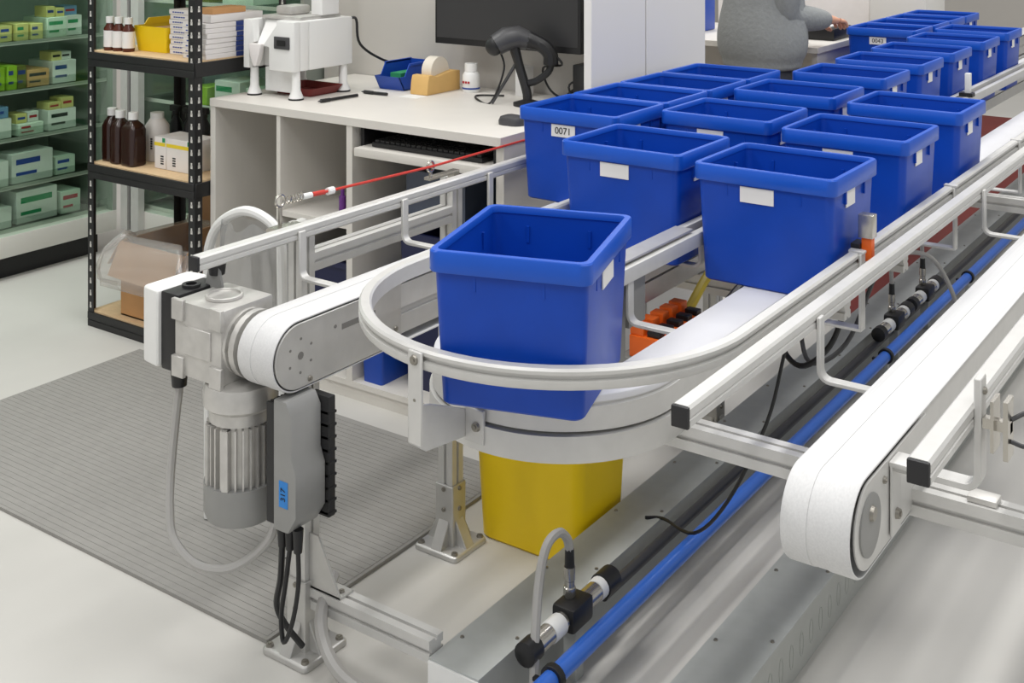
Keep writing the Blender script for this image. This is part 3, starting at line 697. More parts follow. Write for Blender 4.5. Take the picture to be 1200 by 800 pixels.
d = MB().box(x1-.095, x1-.02, y0-.006, y0, zb+.078, zb+.122).build('display_bezel', 'dgrey', mc, bevel=.004)
MB().box(x1-.078, x1-.037, y0-.008, y0-.006, zb+.09, zb+.11).build('display', 'black', d)
MB().box(x0+.03, x1-.03, y0+.06, y1-.03, zt, zt+.012).build('top_tray', 'cast', mc, bevel=.003)
MB().box(x0+.06, x0+.14, y0+.1, y0+.2, zt+.012, zt+.045).build('feed_bowl', 'cast', mc, bevel=.01)
MB().box(x1-.075, x1-.02, y1-.14, y1-.05, zt+.012, zt+.12).build('hopper', 'white', mc, bevel=.005)
MB().box(x0+.05, x1-.07, y0+.06, y0+.075, zb-.085, zb).build('under_panel', 'white', mc)
for x, y in ((x0+.025, y0+.03), (x1-.02, y0+.03), (x1-.02, y1-.03), (x0+.025, y1-.03)):
    l = MB().lathe([(.026, DZ+.006), (.024, DZ+.014), (.016, DZ+.034), (.0145, zb)], (x, y, 0), 'Z', 16).build('leg', 'white', mc)
    MB().lathe([(.027, DZ), (.027, DZ+.006)], (x, y, 0), 'Z', 16).build('rubber_foot', 'black', l)
rt = MB(); rt.loft([rr(.085, .07, .01, DZ+.001, -3.135, 3.17), rr(.10, .085, .012, DZ+.03, -3.13, 3.17), rr(.096, .081, .012, DZ+.03, -3.13, 3.17), rr(.082, .067, .01, DZ+.005, -3.135, 3.17)])
tag(rt.build('collecting_tray', 'redtray'), 'dark red tray under the tablet counting machine', 'tray')
cable('power_cable', 'thin black cable behind the white counting machine to the wall', [(-3.04, 3.302, DZ+.27), (-3.025, 3.315, DZ+.26), (-3.02, 3.33, DZ+.17), (-3.015, 3.45, DZ+.10), (-3.005, 3.595, DZ+.055), (-3.0, 3.60, DZ+.006)], .005, 'black')
def pen(label, a, b):
    t = thing('pen', label, 'pen', a); a, b = Vector(a), Vector(b); d = (b-a).normalized(); e = a+d*.04
    MB().cyl(a, b, .0055, n=10).build('barrel', 'black', t); MB().cyl(a-d*.014, a, .001, .0048, 8).build('tip', 'dgrey', t); MB().cyl(a, e, .0068, n=10).build('grip', 'softblack', t)
pen('black pen lying in front of the counting machine leg', (-2.93, 3.03, DZ+.007), (-2.915, 3.20, DZ+.007))
pen('second black pen lying near the blue parts bin', (-2.945, 3.27, DZ+.007), (-2.84, 3.275, DZ+.007))
tag(MB().box(-2.80, -2.72, 3.29, 3.35, DZ, DZ+.0006).build('label_strip', 'paper'), 'strip of white paper lying before the tape dispenser', 'paper')
def parts_bin(name, label, x0, x1, y0, y1, z, h, m):
    """open-fronted stacking bin, front towards -Y"""
    t = .004; hf = h*.55; b = MB()
    b.extr([(y0+.03, z), (y1, z), (y1, z+t), (y0+.03, z+t)], 'X', x0, x1)
    for xa in (x0, x1-t): b.extr([(y0+.03, z), (y1, z), (y1, z+h), (y0+.06, z+h), (y0+.035, z+hf), (y0, z+hf)], 'X', xa, xa+t)
    b.box(x0, x1, y1-t, y1, z, z+h); b.extr([(y0+.03, z), (y0+.034, z), (y0+.004, z+hf), (y0, z+hf)], 'X', x0, x1)
    b.box(x0-.004, x1+.004, y0+.06, y1, z+h-.008, z+h)if False else None
    return b
pb = thing('parts_bin', 'blue open-fronted parts bin against the wall on the workbench', 'bin', (-2.9, 3.47, DZ))
parts_bin('', '', -2.985, -2.865, 3.37, 3.58, DZ, .095, 'bluebin').build('bin_shell', 'bluebin', pb)
for xa, xb in ((-2.989, -2.981), (-2.869, -2.861)): MB().box(xa, xb, 3.43, 3.584, DZ+.088, DZ+.098).build('bin_lip', 'bluebin', pb, bevel=.002)
tag(MB().box(-2.95, -2.90, 3.42, 3.55, DZ+.006, DZ+.06).build('green_carton', 'inkgreen'), 'green packet inside the blue parts bin on the bench', 'packet')
td = thing('tape_dispenser', 'tan tape dispenser block beside the white pill bottle', 'tape dispenser', (-2.76, 3.44, DZ))
MB().extr([(3.36, DZ), (3.555, DZ), (3.555, DZ+.072), (3.50, DZ+.075), (3.42, DZ+.062), (3.395, DZ+.07), (3.372, DZ+.07), (3.365, DZ+.045)], 'X', -2.805, -2.725).build('dispenser_body', 'tapewood', td, bevel=.004)
tp = tag(MB().lathe([(.03,-2.79),(.052,-2.79),(.052,-2.745),(.03,-2.745)], (0, 3.46, DZ+.078), 'X', 28).build('tape_roll', 'taperoll', td), 'translucent roll of tape')
MB().lathe([(.012,-2.787),(.0299,-2.787),(.0299,-2.748),(.012,-2.748)], (0, 3.46, DZ+.078), 'X', 24).build('roll_core', 'dgrey', td)
pbt = bottle('pill_bottle', 'white pill bottle with red and blue print on the workbench', 'bottle', -2.655, 3.53, DZ, [(.030,0),(.032,.004),(.032,.062),(.024,.075)], 'white', [(.024,.076),(.024,.105)], 'white')
MB().lathe([(.0322,DZ+.012),(.0326,DZ+.012),(.0326,DZ+.018),(.0322,DZ+.018)], (-2.655,3.53,0), 'Z', 20).build('printed_band', 'inkblue', pbt)
for k in range(3): MB().box(-2.670+k*.012, -2.662+k*.012, 3.4962, 3.4980, DZ+.034, DZ+.042).build('printed_mark', 'inkred', pbt)
mo = thing('monitor', 'large black flat monitor on the wall above the workbench', 'monitor', (-2.41, 3.57, 1.1))
MB().box(-2.80, -2.165, 3.50, 3.535, 1.085, 1.46).xf(Matrix.Rotation(0, 4, 'X')).build('bezel', 'black', mo, bevel=.003)
MB().box(-2.791, -2.174, 3.4985, 3.5005, 1.108, 1.452).build('screen', 'screen', mo)
MB().box(-2.46, -2.36, 3.535, 3.64, 1.22, 1.34).build('wall_mount', 'black', mo)
sc = thing('barcode_scanner', 'black handheld barcode scanner resting in its angled stand', 'scanner', (-2.30, 3.42, DZ))
sx, sy = -2.335, 3.40
h = MB(); h.tube([(sx-.075, sy-.055, DZ+.205), (sx-.05, sy-.03, DZ+.225), (sx-.02, sy, DZ+.232), (sx+.01, sy+.02, DZ+.22)], [.038, .042, .039, .032], 12, 0); h.build('scan_head', 'dgrey', sc)
MB().sphere((sx-.08, sy-.058, DZ+.202), (.034, .025, .034)).build('scan_window', 'black', sc)
MB().tube([(sx+.0, sy+.015, DZ+.225), (sx+.055, sy+.035, DZ+.205), (sx+.082, sy+.045, DZ+.175), (sx+.085, sy+.045, DZ+.14)], [.032, .031, .029, .026], 10, 4).build('grip', 'black', sc)
MB().tube([(sx+.088, sy+.045, DZ+.15), (sx+.078, sy+.04, DZ+.115), (sx+.045, sy+.02, DZ+.085), (sx+.02, sy, DZ+.075)], .013, 8, 4).build('trigger_guard', 'black', sc)
MB().tube([(sx-.03, sy-.01, DZ+.20), (sx-.01, sy-.005, DZ+.13), (sx+.015, sy, DZ+.05), (sx+.02, sy, DZ+.012)], [.018,.018,.017,.016], 10, 4).build('stand_stem', 'softblack', sc)
MB().tube([(sx-.02, sy-.01, DZ+.145), (sx-.06, sy-.03, DZ+.07), (sx-.095, sy-.05, DZ+.004)], .006, 8, 4).build('stand_strut', 'dgrey', sc)
MB().lathe([(.05, DZ), (.05, DZ+.01), (.03, DZ+.016), (.018, DZ+.02)], (sx+.02, sy, 0), 'Z', 24).build('stand_base', 'softblack', sc)
cable('scanner_lead', 'black lead looping on the worktop from the scanner stand', [(sx-.07, sy-.04, DZ+.19), (sx-.055, sy-.035, DZ+.12), (sx-.10, sy-.05, DZ+.006), (sx-.18, sy-.02, DZ+.005), (sx-.23, sy+.05, DZ+.005), (sx-.15, sy+.10, DZ+.005)], .0035, 'black')
cable('scanner_lead', 'coiled black lead tangled behind the scanner by the speaker', [(sx+.09, sy+.05, DZ+.18), (sx+.12, sy+.06, DZ+.14), (sx+.03, sy+.08, DZ+.12), (sx+.05, sy+.1, DZ+.04), (sx+.14, sy+.1, DZ+.01), (sx+.1, sy+.14, DZ+.06), (sx+.19, sy+.15, DZ+.10), (sx+.22, sy+.17, DZ+.11)], .004, 'black')
cable('scanner_lead', 'black cable heap on the bench at the partition', [(sx+.08, sy+.12, DZ+.005), (sx+.13, sy+.15, DZ+.05), (sx+.2, sy+.12, DZ+.03), (sx+.24, sy+.15, DZ+.06), (sx+.17, sy+.18, DZ+.02), (sx+.1, sy+.18, DZ+.03)], .006, 'black')
tag(MB().box(-2.465, -2.425, 3.54, 3.60, DZ, DZ+.105).build('white_adapter', 'white', bevel=.003), 'white upright adapter box behind the scanner stand', 'box')
tag(MB().box(-2.21, -2.13, 3.52, 3.60, DZ, DZ+.135).build('black_speaker', 'softblack', bevel=.006), 'small black speaker at the end of the bench beside the partition', 'speaker')
ms = MB().loft([rr(.045, .032, .03, DZ, -2.155, 3.08), rr(.046, .033, .031, DZ+.012, -2.155, 3.08), rr(.04, .028, .026, DZ+.024, -2.155, 3.08), rr(.022, .014, .013, DZ+.03, -2.155, 3.08)])
tag(ms.build('computer_mouse', 'dgrey'), 'dark grey computer mouse at the worktop edge beside tote 0071', 'mouse')
# fabric-like clear bag hanging by the post
bg = MB(); loops = []
for k, z in enumerate((.22, .26, .36, .48, .60, .70, .77, .80)):
    loops.append([]); wd = (.06, .10, .115, .12, .118, .11, .10, .085)[k]
    for i in range(36):
        a = 2*PI*i/36; r = 1+.10*math.sin(7*a+z*6)+.06*math.sin(13*a+k*.7)
        loops[-1].append((-2.265+wd*r*math.cos(a), 2.10+.055*r*math.sin(a), z+.012*math.sin(5*a)))
bg.loft(loops, True, False)
t = thing('bag_stand', 'crumpled clear plastic bag hanging from a white arched tube behind the guard rail', 'bag', (-2.26, 2.1, .0125))
bg.build('plastic_bag', 'bag', t, ang=1.2)
MB().tube([(-2.43, 2.10, .013), (-2.43, 2.10, .40), (-2.42, 2.09, .66), (-2.40, 2.08, .735), (-2.35, 2.07, .795), (-2.26, 2.065, .838), (-2.18, 2.065, .83), (-2.14, 2.07, .79), (-2.136, 2.075, .70), (-2.136, 2.08, .40), (-2.136, 2.085, .013)], .0125, 10).build('arched_tube', 'lhose', t)

# ------------------------------------------------------------------ black shelving unit
SX0, SX1, SY0, SY1 = -3.945, -3.336, 2.82, 3.26
su = thing('shelving_unit', 'black slotted-angle shelving unit with chipboard shelves', 'shelf', ((SX0+SX1)/2, SY0, 0))
for x, sx in ((SX0, 1), (SX1, -1)):
    for y, sy in ((SY0, 1), (SY1, -1)):
        p = MB(); t = .003; wdt = .034
        p.box(min(x, x+sx*wdt), max(x, x+sx*wdt), min(y, y+sy*t), max(y, y+sy*t), 0, 1.55); p.box(min(x, x+sx*t), max(x, x+sx*t), min(y+sy*t, y+sy*wdt), max(y+sy*t, y+sy*wdt), 0, 1.55)
        p = p.build('post', 'softblack', su)
        hm = MB(); z = .03
        while z < 1.52:
            xa = x+sx*.017
            for zz, hw in ((z, .005), (z+.009, .0035)):
                hm.box(xa-hw, xa+hw, y-sy*.0006, y, zz-.006, zz+.006)
                ya = y+sy*.019; hm.box(x-sx*.0006 if sx > 0 else x, x if sx > 0 else x+.0006, ya-hw, ya+hw, zz-.006, zz+.006)
            z += .046
        tag(hm.build('slot_holes', 'cabwhite', p, smooth=False), kind='stuff')
for z in (.058, .62, 1.045, 1.45):
    MB().box(SX0+.006, SX1-.006, SY0+.006, SY1-.006, z-.016, z).build('board', 'wood', su)
    for ya, yb, yc in ((SY0-.004, SY0+.0035, SY0+.006), (SY1-.0035, SY1+.004, SY1-.006)):
        e = MB(); e.box(SX0+.002, SX1-.002, ya, yb, z-.03, z-.004); e.box(SX0+.002, SX1-.002, ya+.001, yb, z-.058, z-.034); e.box(SX0+.002, SX1-.002, min(ya, yc)+.003, max(yb, yc)-.003, z-.036, z-.016); e.build('beam', 'softblack', su, bevel=.001, seg=1)
    for xa, xb in ((SX0-.004, SX0+.004), (SX1-.004, SX1+.0035)):
        MB().box(xa, xb, SY0+.002, SY1-.002, z-.055, z-.004).build('side_beam', 'softblack', su, bevel=.001, seg=1)
# bottles and boxes on it
Z2, Z3 = 1.045, .62
for k, (x, y) in enumerate(((-3.885, 2.875), (-3.838, 2.88), (-3.787, 2.885))):
    bottle('amber_bottle', ['left', 'middle', 'right'][k]+' one of three small amber bottles with white labels', 'bottle', x, y, Z2, [(.022,0),(.023,.003),(.023,.085),(.013,.10),(.013,.105)], 'amber2', [(.0155,.104),(.0155,.128)], 'white', 'three small amber bottles', (.0233, .014, .076))
yb = thing('parts_bin', 'bright yellow open parts bin on the shelf beside amber bottles', 'bin', (-3.7, 3.0, Z2))
x0, x1, y0, y1, h = -3.80, -3.61, 2.915, 3.15, .12
b = MB(); b.loft([rr((x1-x0)/2-.012, (y1-y0)/2-.012, .006, Z2+.0005, (x0+x1)/2, (y0+y1)/2), rr((x1-x0)/2, (y1-y0)/2, .008, Z2+h*.8, (x0+x1)/2, (y0+y1)/2), rr((x1-x0)/2-.004, (y1-y0)/2-.004, .006, Z2+h*.8, (x0+x1)/2, (y0+y1)/2), rr((x1-x0)/2-.015, (y1-y0)/2-.015, .005, Z2+.004, (x0+x1)/2, (y0+y1)/2)]); b.build('bin_shell', 'yellowb', yb)
b = MB(); b.extr([(y0+.05, Z2+h*.79), (y1, Z2+h*.79), (y1, Z2+h), (y0+.07, Z2+h)], 'X', x1-.006, x1); b.build('raised_side', 'yellowb', yb); b = MB(); b.extr([(y0+.05, Z2+h*.79), (y1, Z2+h*.79), (y1, Z2+h), (y0+.07, Z2+h)], 'X', x0, x0+.006); b.build('raised_side', 'yellowb', yb)
tag(MB().box(x0+.025, x1-.025, y0+.04, y1-.03, Z2+.006, Z2+.085).build('carton', 'cardin'), 'small tan carton sitting inside the yellow parts bin', 'carton')
def stack(x0, x1, y0, y1, z, n, h, desc, ink, side=None):
    for k in range(n):
        j = random.uniform(-.003, .003)
        t = thing('carton', 'white carton, %s from the bottom of the stack %s' % (ORD[k], desc), 'carton', ((x0+x1)/2, y0, z+k*h), 'stacked white cartons')
        MB().box(x0+j, x1+j, y0+j, y1+j, z+k*h+.0003, z+(k+1)*h-.0006).build('carton_box', 'boxwhite', t, bevel=.0012, seg=1)
        p = MB()
        for q in range(5): p.box(x0+j+.02+q*.013, x0+j+.03+q*.013, y0+j-.0006, y0+j+.0002, z+k*h+.006, z+k*h+.0105)
        p.build('printed_line', ink, t, smooth=False)
        if side: MB().box(x1+j-.0002, x1+j+.0008, y0+(y1-y0)*.56, y0+(y1-y0)*.88, z+k*h+.001, z+(k+1)*h-.001).build('colour_band', side, t)
stack(-3.603, -3.475, 2.93, 3.06, Z2, 9, .0185, 'beside the yellow bin', 'inkblue')
stack(-3.47, -3.345, 2.88, 3.13, Z2, 7, .0185, 'with navy bands by the shelf post', 'inkblue', 'navy')
tag(MB().box(-3.465, -3.345, 2.90, 3.15, Z2+.1305, Z2+.158).build('carton', 'boxwhite', bevel=.002), 'wide plain white carton lying on top of the navy-banded stack', 'carton')
tag(MB().box(-3.44, -3.36, 2.92, 3.08, Z2+.1585, Z2+.18).build('carton', 'card', bevel=.002), 'brown carton resting on the top white carton of the shelf', 'carton')
for k, (x, y) in enumerate(((-3.905, 2.90), (-3.835, 2.885), (-3.758, 2.885))):
    t = thing('brown_bottle', ['left', 'middle', 'right'][k]+' one of three large dark brown bottles with white caps', 'bottle', (x, y, Z3), 'large brown bottles')
    hx, hy = .030, .036; hx = (.028, .030, .040)[k]
    MB().loft([rr(hx-.004, hy-.004, .016, Z3+.0005, x, y), rr(hx, hy, .018, Z3+.006, x, y), rr(hx, hy, .018, Z3+.135, x, y), rr(hx-.006, hy-.006, .018, Z3+.152, x, y), rr(.016, .016, .0155, Z3+.168, x, y), rr(.015, .015, .0145, Z3+.178, x, y)]).build('bottle_body', 'amber', t)
    MB().lathe([(.019, Z3+.172), (.019, Z3+.198), (.017, Z3+.2)], (x, y, 0), 'Z', 18).build('cap', 'white', t)
jg = bottle('white_jug', 'white round plastic jar behind the brown bottles', 'bottle', -3.765, 3.0, Z3, [(.044,.0005),(.047,.006),(.047,.13),(.03,.155),(.022,.165)], 'jug', [(.026,.16),(.026,.182)], 'white')
for k in range(5): MB().box(-3.747, -3.737, 2.9535, 2.9555, Z3+.05+k*.009, Z3+.055+k*.009).build('printed_mark', 'ink', jg)
for k, (x, y) in enumerate(((-3.80, 3.12), (-3.745, 3.14), (-3.70, 3.10), (-3.66, 3.14))):
    t = thing('spray_bottle', ['leftmost', 'second', 'third', 'rightmost'][k]+' black trigger spray bottle behind the white jar', 'bottle', (x, y, Z3), 'black spray bottles')
    MB().lathe([(.024,Z3+.0005),(.025,Z3+.004),(.025,Z3+.12),(.012,Z3+.145),(.012,Z3+.155)], (x,y,0), 'Z', 14).build('bottle_body', 'black', t)
    a = MB(); a.box(x-.03, x+.022, y-.009, y+.009, Z3+.165, Z3+.19); a.cyl((x, y, Z3+.15), (x, y, Z3+.17), .014, n=10); a.extr([(x-.02, Z3+.166), (x-.012, Z3+.166), (x-.02, Z3+.13), (x-.027, Z3+.132)], 'Y', y-.005, y+.005); a.build('spray_head', 'softblack', t, bevel=.003)
for k, (x0, x1) in enumerate(((-3.655, -3.59), (-3.588, -3.45))):
    t = thing('medicine_carton', ['narrow', 'wide'][k]+' white carton with a yellow band on the middle shelf', 'carton', ((x0+x1)/2, 2.92, Z3), 'white cartons with yellow bands')
    MB().box(x0, x1, 2.90, 3.02, Z3+.0005, Z3+.118).build('carton_box', 'boxwhite', t, bevel=.002, seg=1)
    MB().box(x0+.0, x0+(x1-x0)*.95, 2.8992, 2.9002, Z3+.085, Z3+.098).build('yellow_band', 'yband', t)
    MB().box(x1-.02, x1-.004, 2.8992, 2.9002, Z3+.10, Z3+.116).build('green_corner', 'inkgreen', t)
    for q in range(4): MB().box(x0+.035, x0+.052, 2.8992, 2.9002, Z3+.018+q*.009, Z3+.023+q*.009).build('printed_mark', 'ink', t)
# cardboard box with liner on bottom shelf
cbx = thing('cardboard_box', 'open cardboard box lined with a clear plastic bag on the bottom shelf', 'box', (-3.62, 3.02, .058))
x0, x1, y0, y1, z0, z1 = -3.80, -3.43, 2.86, 3.20, .0585, .335
b = MB(); t = .005
b.box(x0, x1, y0, y0+t, z0, z1); b.box(x0, x1, y1-t, y1, z0, z1); b.box(x0, x0+t, y0+t, y1-t, z0, z1); b.box(x1-t, x1, y0+t, y1-t, z0, z1); b.box(x0, x1, y0, y1, z0, z0+t); b.build('box_body', 'card', cbx)
def flap(name, pts, m='cardin'):
    a, b_, c, d = [Vector(p) for p in pts]; n_ = (b_-a).cross(d-a).normalized()*.002
    return MB().loft([[a-n_, b_-n_, c-n_, d-n_], [a+n_, b_+n_, c+n_, d+n_]]).build(name, m, cbx)
flap('flap', [(x0, y0-.002, z1), (x1, y0-.002, z1), (x1-.06, y0-.05, z1-.13), (x0-.01, y0-.05, z1-.12)])
flap('flap', [(x0-.002, y0, z1), (x0-.002, y1, z1), (x0-.08, y1, z1-.10), (x0-.08, y0, z1-.10)])
flap('flap', [(x1, y0, z1), (x1, y1, z1), (x1+.045, y1-.01, z1+.12), (x1+.045, y0+.03, z1+.10)])
flap('flap', [(x0, y1, z1), (x1, y1, z1), (x1, y1+.02, z1+.13), (x0, y1+.02, z1+.12)])
ln = MB(); loops = []
for k, (d_, z) in enumerate(((.02, .17), (.066, .19), (.07, .24), (.055, .30), (.02, .345), (.0, .36), (-.015, .345), (-.03, .25), (-.05, .12))):
    L = rr((x1-x0)/2+d_, (y1-y0)/2+d_, .04, z, (x0+x1)/2, (y0+y1)/2, 8)
    loops.append([(p.x+.006*math.sin(i*2.1+k), p.y+.006*math.cos(i*1.7+k*2), p.z+.012*math.sin(i*.9+k*.4)) for i, p in enumerate(L)])
ln.loft(loops, False, False); ln.build('plastic_liner', 'liner', cbx, ang=1.4)

# ------------------------------------------------------------------ glass display cabinets
CX = -4.68
def cab(name, label, x0, x1, y0, y1, face, zs):
    c = thing(name, label, 'cabinet', ((x0+x1)/2, (y0+y1)/2, 0)); t = .02
    MB().box(x0, x1, y0, y1, .10, .19).build('base', 'cabwhite', c, bevel=.003)
    MB().box(x0+.06, x1-.06, y0+.06, y1-.06, 0, .0995).build('plinth', 'black', c)  # black block in the gap, stands in for the shadow under the base
    MB().box(x0, x1, y0, y1, 2.05, 2.12).build('top', 'cabwhite', c)
    if face == 'X':
        MB().box(x0, x0+t, y0, y1, .19, 2.05).build('back', 'cabinet', c)
        for ya in (y0, y1-t): MB().box(x0+t, x1-.002, ya, ya+t, .19, 2.05).build('side', 'cabinet', c)
        for z in zs:
            MB().box(x0+t, x1-.05, y0+t, y1-t, z-.008, z).build('glass_shelf', 'shelfglass', c)
            MB().box(x1-.052, x1-.047, y0+t, y1-t, z-.012, z+.004).build('shelf_edge', 'cabwhite', c)
            MB().box(x1-.0465, x1-.0435, y0+t, y1-t, z-.008, z+.04).build('clear_riser', 'clear', c)
        MB().box(x1-.008, x1-.002, y0+.0205, y1-.0205, .19, 2.05).build('glass_door', 'glass', c)
    else:
        MB().box(x0, x1, y1-t, y1, .19, 2.05).build('back', 'cabinet', c)
        for xa in (x0, x1-t): MB().box(xa, xa+t, y0+.002, y1-t, .19, 2.05).build('side', 'cabinet', c)
        for z in zs:
            MB().box(x0+t, x1-t, y0+.05, y1-t, z-.008, z).build('glass_shelf', 'shelfglass', c)
            MB().box(x0+t, x1-t, y0+.047, y0+.052, z-.012, z+.004).build('shelf_edge', 'cabwhite', c)
        MB().box(x0+.0205, x1-.0205, y0+.002, y0+.008, .19, 2.05).build('glass_door', 'glass', c)
    return c
ZS = (.203, .385, .59, .795, 1.005, 1.21, 1.42)
ca = cab('display_cabinet', 'long glass-fronted medicine cabinet at the left edge', -5.2, CX, 1.6, 3.5, 'X', ZS)
cb2 = cab('display_cabinet', 'glass-fronted medicine cabinet behind the black shelving unit', -4.655, -3.53, 3.55, 4.0, 'Y', (.203, .45, .7, .93, 1.16, 1.42))
for xa, xb in ((-4.672, -4.625), (-4.60, -4.545)): MB().box(xa, xb, 3.515, 3.549, .1, 2.12).build('door_frame', 'alu', cb2)
MB().box(-4.625, -4.60, 3.53, 3.549, .1, 2.12).build('door_seal', 'black', cb2)
def cabinet_fill_light(c, x, y, sx, sy, p):  # added fill light inside a cabinet, brightens the interior and its cartons
    d = bpy.data.lights.new('cabinet_fill', 'AREA'); d.shape = 'RECTANGLE'; d.size = sx; d.size_y = sy; d.energy = p; d.color = (.98, 1, .98)
    o = bpy.data.objects.new('cabinet_fill', d); col.objects.link(o); o.location = (x, y, 2.04)
cabinet_fill_light(ca, CX-.06, 2.6, .05, 1.6, 11); cabinet_fill_light(cb2, -4.1, 3.62, 1.0, .05, 6)
# cartons in the left cabinet: one row per glass shelf
tones = ['pwhite', 'pgreen', 'pyellow', 'pblue', 'lime', 'ptan', 'olive']
tn = dict(pwhite='white', pgreen='pale green', pyellow='pale yellow', pblue='pale blue', lime='lime green', ptan='tan', olive='olive')
rows = {1: [(2.62, .12, .10, 'olive'), (2.76, .24, .11, 'pwhite'), (3.02, .2, .13, 'pwhite'), (3.24, .1, .08, 'pgreen')],
        2: [(2.62, .07, .08, 'lime'), (2.71, .05, .05, 'pgreen'), (2.78, .24, .085, 'pwhite'), (3.05, .12, .05, 'pgreen'), (3.2, .14, .09, 'pwhite')],
        3: [(2.58, .1, .07, 'pgreen'), (2.69, .09, .10, 'pwhite'), (2.79, .09, .10, 'pgreen'), (2.90, .045, .10, 'lime'), (2.95, .045, .10, 'lime'), (3.0, .045, .105, 'lime'), (3.05, .045, .10, 'olive'), (3.1, .11, .075, 'ptan'), (3.23, .12, .10, 'pwhite')],
        4: [(2.60, .06, .085, 'pwhite'), (2.67, .07, .095, 'pblue'), (2.75, .10, .11, 'pwhite'), (2.86, .1, .10, 'pgreen'), (2.97, .06, .07, 'pyellow'), (3.04, .06, .075, 'pyellow'), (3.11, .06, .07, 'pyellow'), (3.19, .1, .09, 'pgreen'), (3.30, .08, .09, 'pwhite')],
        5: [(2.58, .07, .07, 'pwhite'), (2.66, .1, .08, 'pgreen'), (2.78, .09, .075, 'ptan'), (2.89, .11, .075, 'pwhite'), (3.02, .1, .08, 'pgreen'), (3.14, .08, .085, 'lime'), (3.24, .1, .08, 'pgreen')],
        6: [(2.60, .14, .1, 'pwhite'), (2.76, .13, .09, 'olive'), (2.91, .14, .1, 'pgreen'), (3.07, .12, .1, 'pwhite'), (3.21, .14, .1, 'pgreen')],
        0: [(2.65, .2, .05, 'pgreen'), (2.88, .14, .09, 'pwhite'), (3.05, .2, .14, 'pwhite'), (3.27, .1, .1, 'pgreen')]}
SN = ['lowest', 'second lowest', 'third', 'fourth', 'fifth', 'sixth', 'top']
for s_, items in rows.items():
    z = ZS[s_]+.0005
    for k, (y, wd, h, tone) in enumerate(items):
        j = random.uniform(0, .03); dp = random.uniform(.10, .2)
        t = thing('medicine_carton', '%s medicine carton, %s from left on the %s shelf of the left cabinet' % (tn[tone], ORD[k], SN[s_]), 'carton', (CX-.07-j, y, z), 'medicine cartons in the left cabinet')
        xf = CX-.07-j
        MB().box(xf-dp, xf, y, y+wd, z, z+h).build('carton_box', tone, t, bevel=.002, seg=1)
        p = MB(); c_ = random.choice(['inkblue', 'inkgreen', 'inkred', 'ink', 'navy'])
        p.box(xf-.0002, xf+.0006, y+wd*.1, y+wd*random.uniform(.4, .9), z+h*.62, z+h*.8); p.box(xf-.0002, xf+.0006, y+wd*.1, y+wd*.6, z+h*.25, z+h*.36); p.build('printed_band', c_, t)
        if tone in ('pwhite', 'pgreen') and s_ not in (0, 1):
            nn = 2 if wd > .095 else 1; w2 = (wd-.008)/nn
            for q in range(nn):
                t2n = random.choice(['pwhite', 'pgreen', 'pblue', 'pyellow', 'pwhite'])
                ya = y+.004+q*w2; zz = z+h+.0006; h2 = random.uniform(.03, .055); xb = xf-random.uniform(.008, .03)
                t2 = thing('medicine_carton', 'small %s carton %s the %s carton, %s shelf, left cabinet' % (tn[t2n], 'on' if nn == 1 else ['on the left of', 'on the right of'][q], ORD[k], SN[s_]), 'carton', (xb, ya, zz), 'medicine cartons in the left cabinet')
                MB().box(xb-.09, xb, ya+.001, ya+w2-.002, zz, zz+h2).build('carton_box', t2n, t2, bevel=.0015, seg=1)
                MB().box(xb-.0002, xb+.0006, ya+w2*.15, ya+w2*.8, zz+h2*.4, zz+h2*.65).build('printed_band', random.choice(['inkblue', 'inkgreen', 'inkred', 'ink', 'navy']), t2)
for k, (x, wd, h, tone, zi) in enumerate(((-4.30, .10, .08, 'lime', .7), (-4.15, .16, .12, 'pwhite', .7), (-3.95, .14, .1, 'pgreen', .7), (-4.34, .12, .1, 'pwhite', .93), (-4.16, .14, .12, 'olive', .93), (-3.98, .14, .1, 'pgreen', .93), (-4.34, .16, .12, 'olive', 1.16), (-4.1, .2, .11, 'pgreen', 1.16), (-4.3, .16, .12, 'pwhite', .45), (-4.08, .18, .12, 'pgreen', .45))):
    t = thing('medicine_carton', '%s carton on %s shelf of the cabinet behind the shelving, %s from left' % (tn[tone], {.45:'second',.7:'third',.93:'fourth',1.16:'fifth'}[zi], ORD[k % 3]), 'carton', (x, 3.62, zi), 'medicine cartons in the rear cabinet')
    MB().box(x, x+wd, 3.62, 3.80, zi+.0005, zi+h).build('carton_box', tone, t, bevel=.002, seg=1)
    MB().box(x+.01, x+wd*.7, 3.6193, 3.6202, zi+h*.6, zi+h*.8).build('printed_band', 'inkgreen', t)
# ------------------------------------------------------------------ far bench and the person
fb = thing('workbench', 'pale far workbench behind the person in the grey sweatshirt', 'bench', (-2.5, 5.6, 0))
MB().box(-3.6, -2.05, 5.42, 6.25, .90, .93).build('worktop', 'melamine', fb, bevel=.002, seg=1)
for x in (-3.59, -2.09): MB().box(x, x+.025, 5.45, 6.2, 0, .8995).build('upright_panel', 'melamine', fb)
MB().box(-3.56, -2.07, 6.18, 6.2, .3, .8995).build('back_panel', 'melamine', fb)
tag(MB().box(-2.25, -2.08, 5.72, 5.98, .9305, .99).xf(Matrix.Identity(4)).build('black_device', 'black', bevel=.01), 'low black printer-like device on the far bench beside the hand', 'device')
ms = MB().loft([rr(.05, .034, .03, .9305, -2.2, 5.55), rr(.051, .035, .032, .945, -2.2, 5.55), rr(.04, .028, .026, .962, -2.2, 5.55), rr(.02, .014, .013, .968, -2.2, 5.55)])
tag(ms.build('computer_mouse', 'black'), 'black computer mouse on the far bench below the grey sleeve', 'mouse')
tag(MB().box(-2.38, -2.12, 5.78, 5.99, .9905, .997).build('paper_sheet', 'paper'), 'sheet of white paper on the black device of the far bench', 'paper')
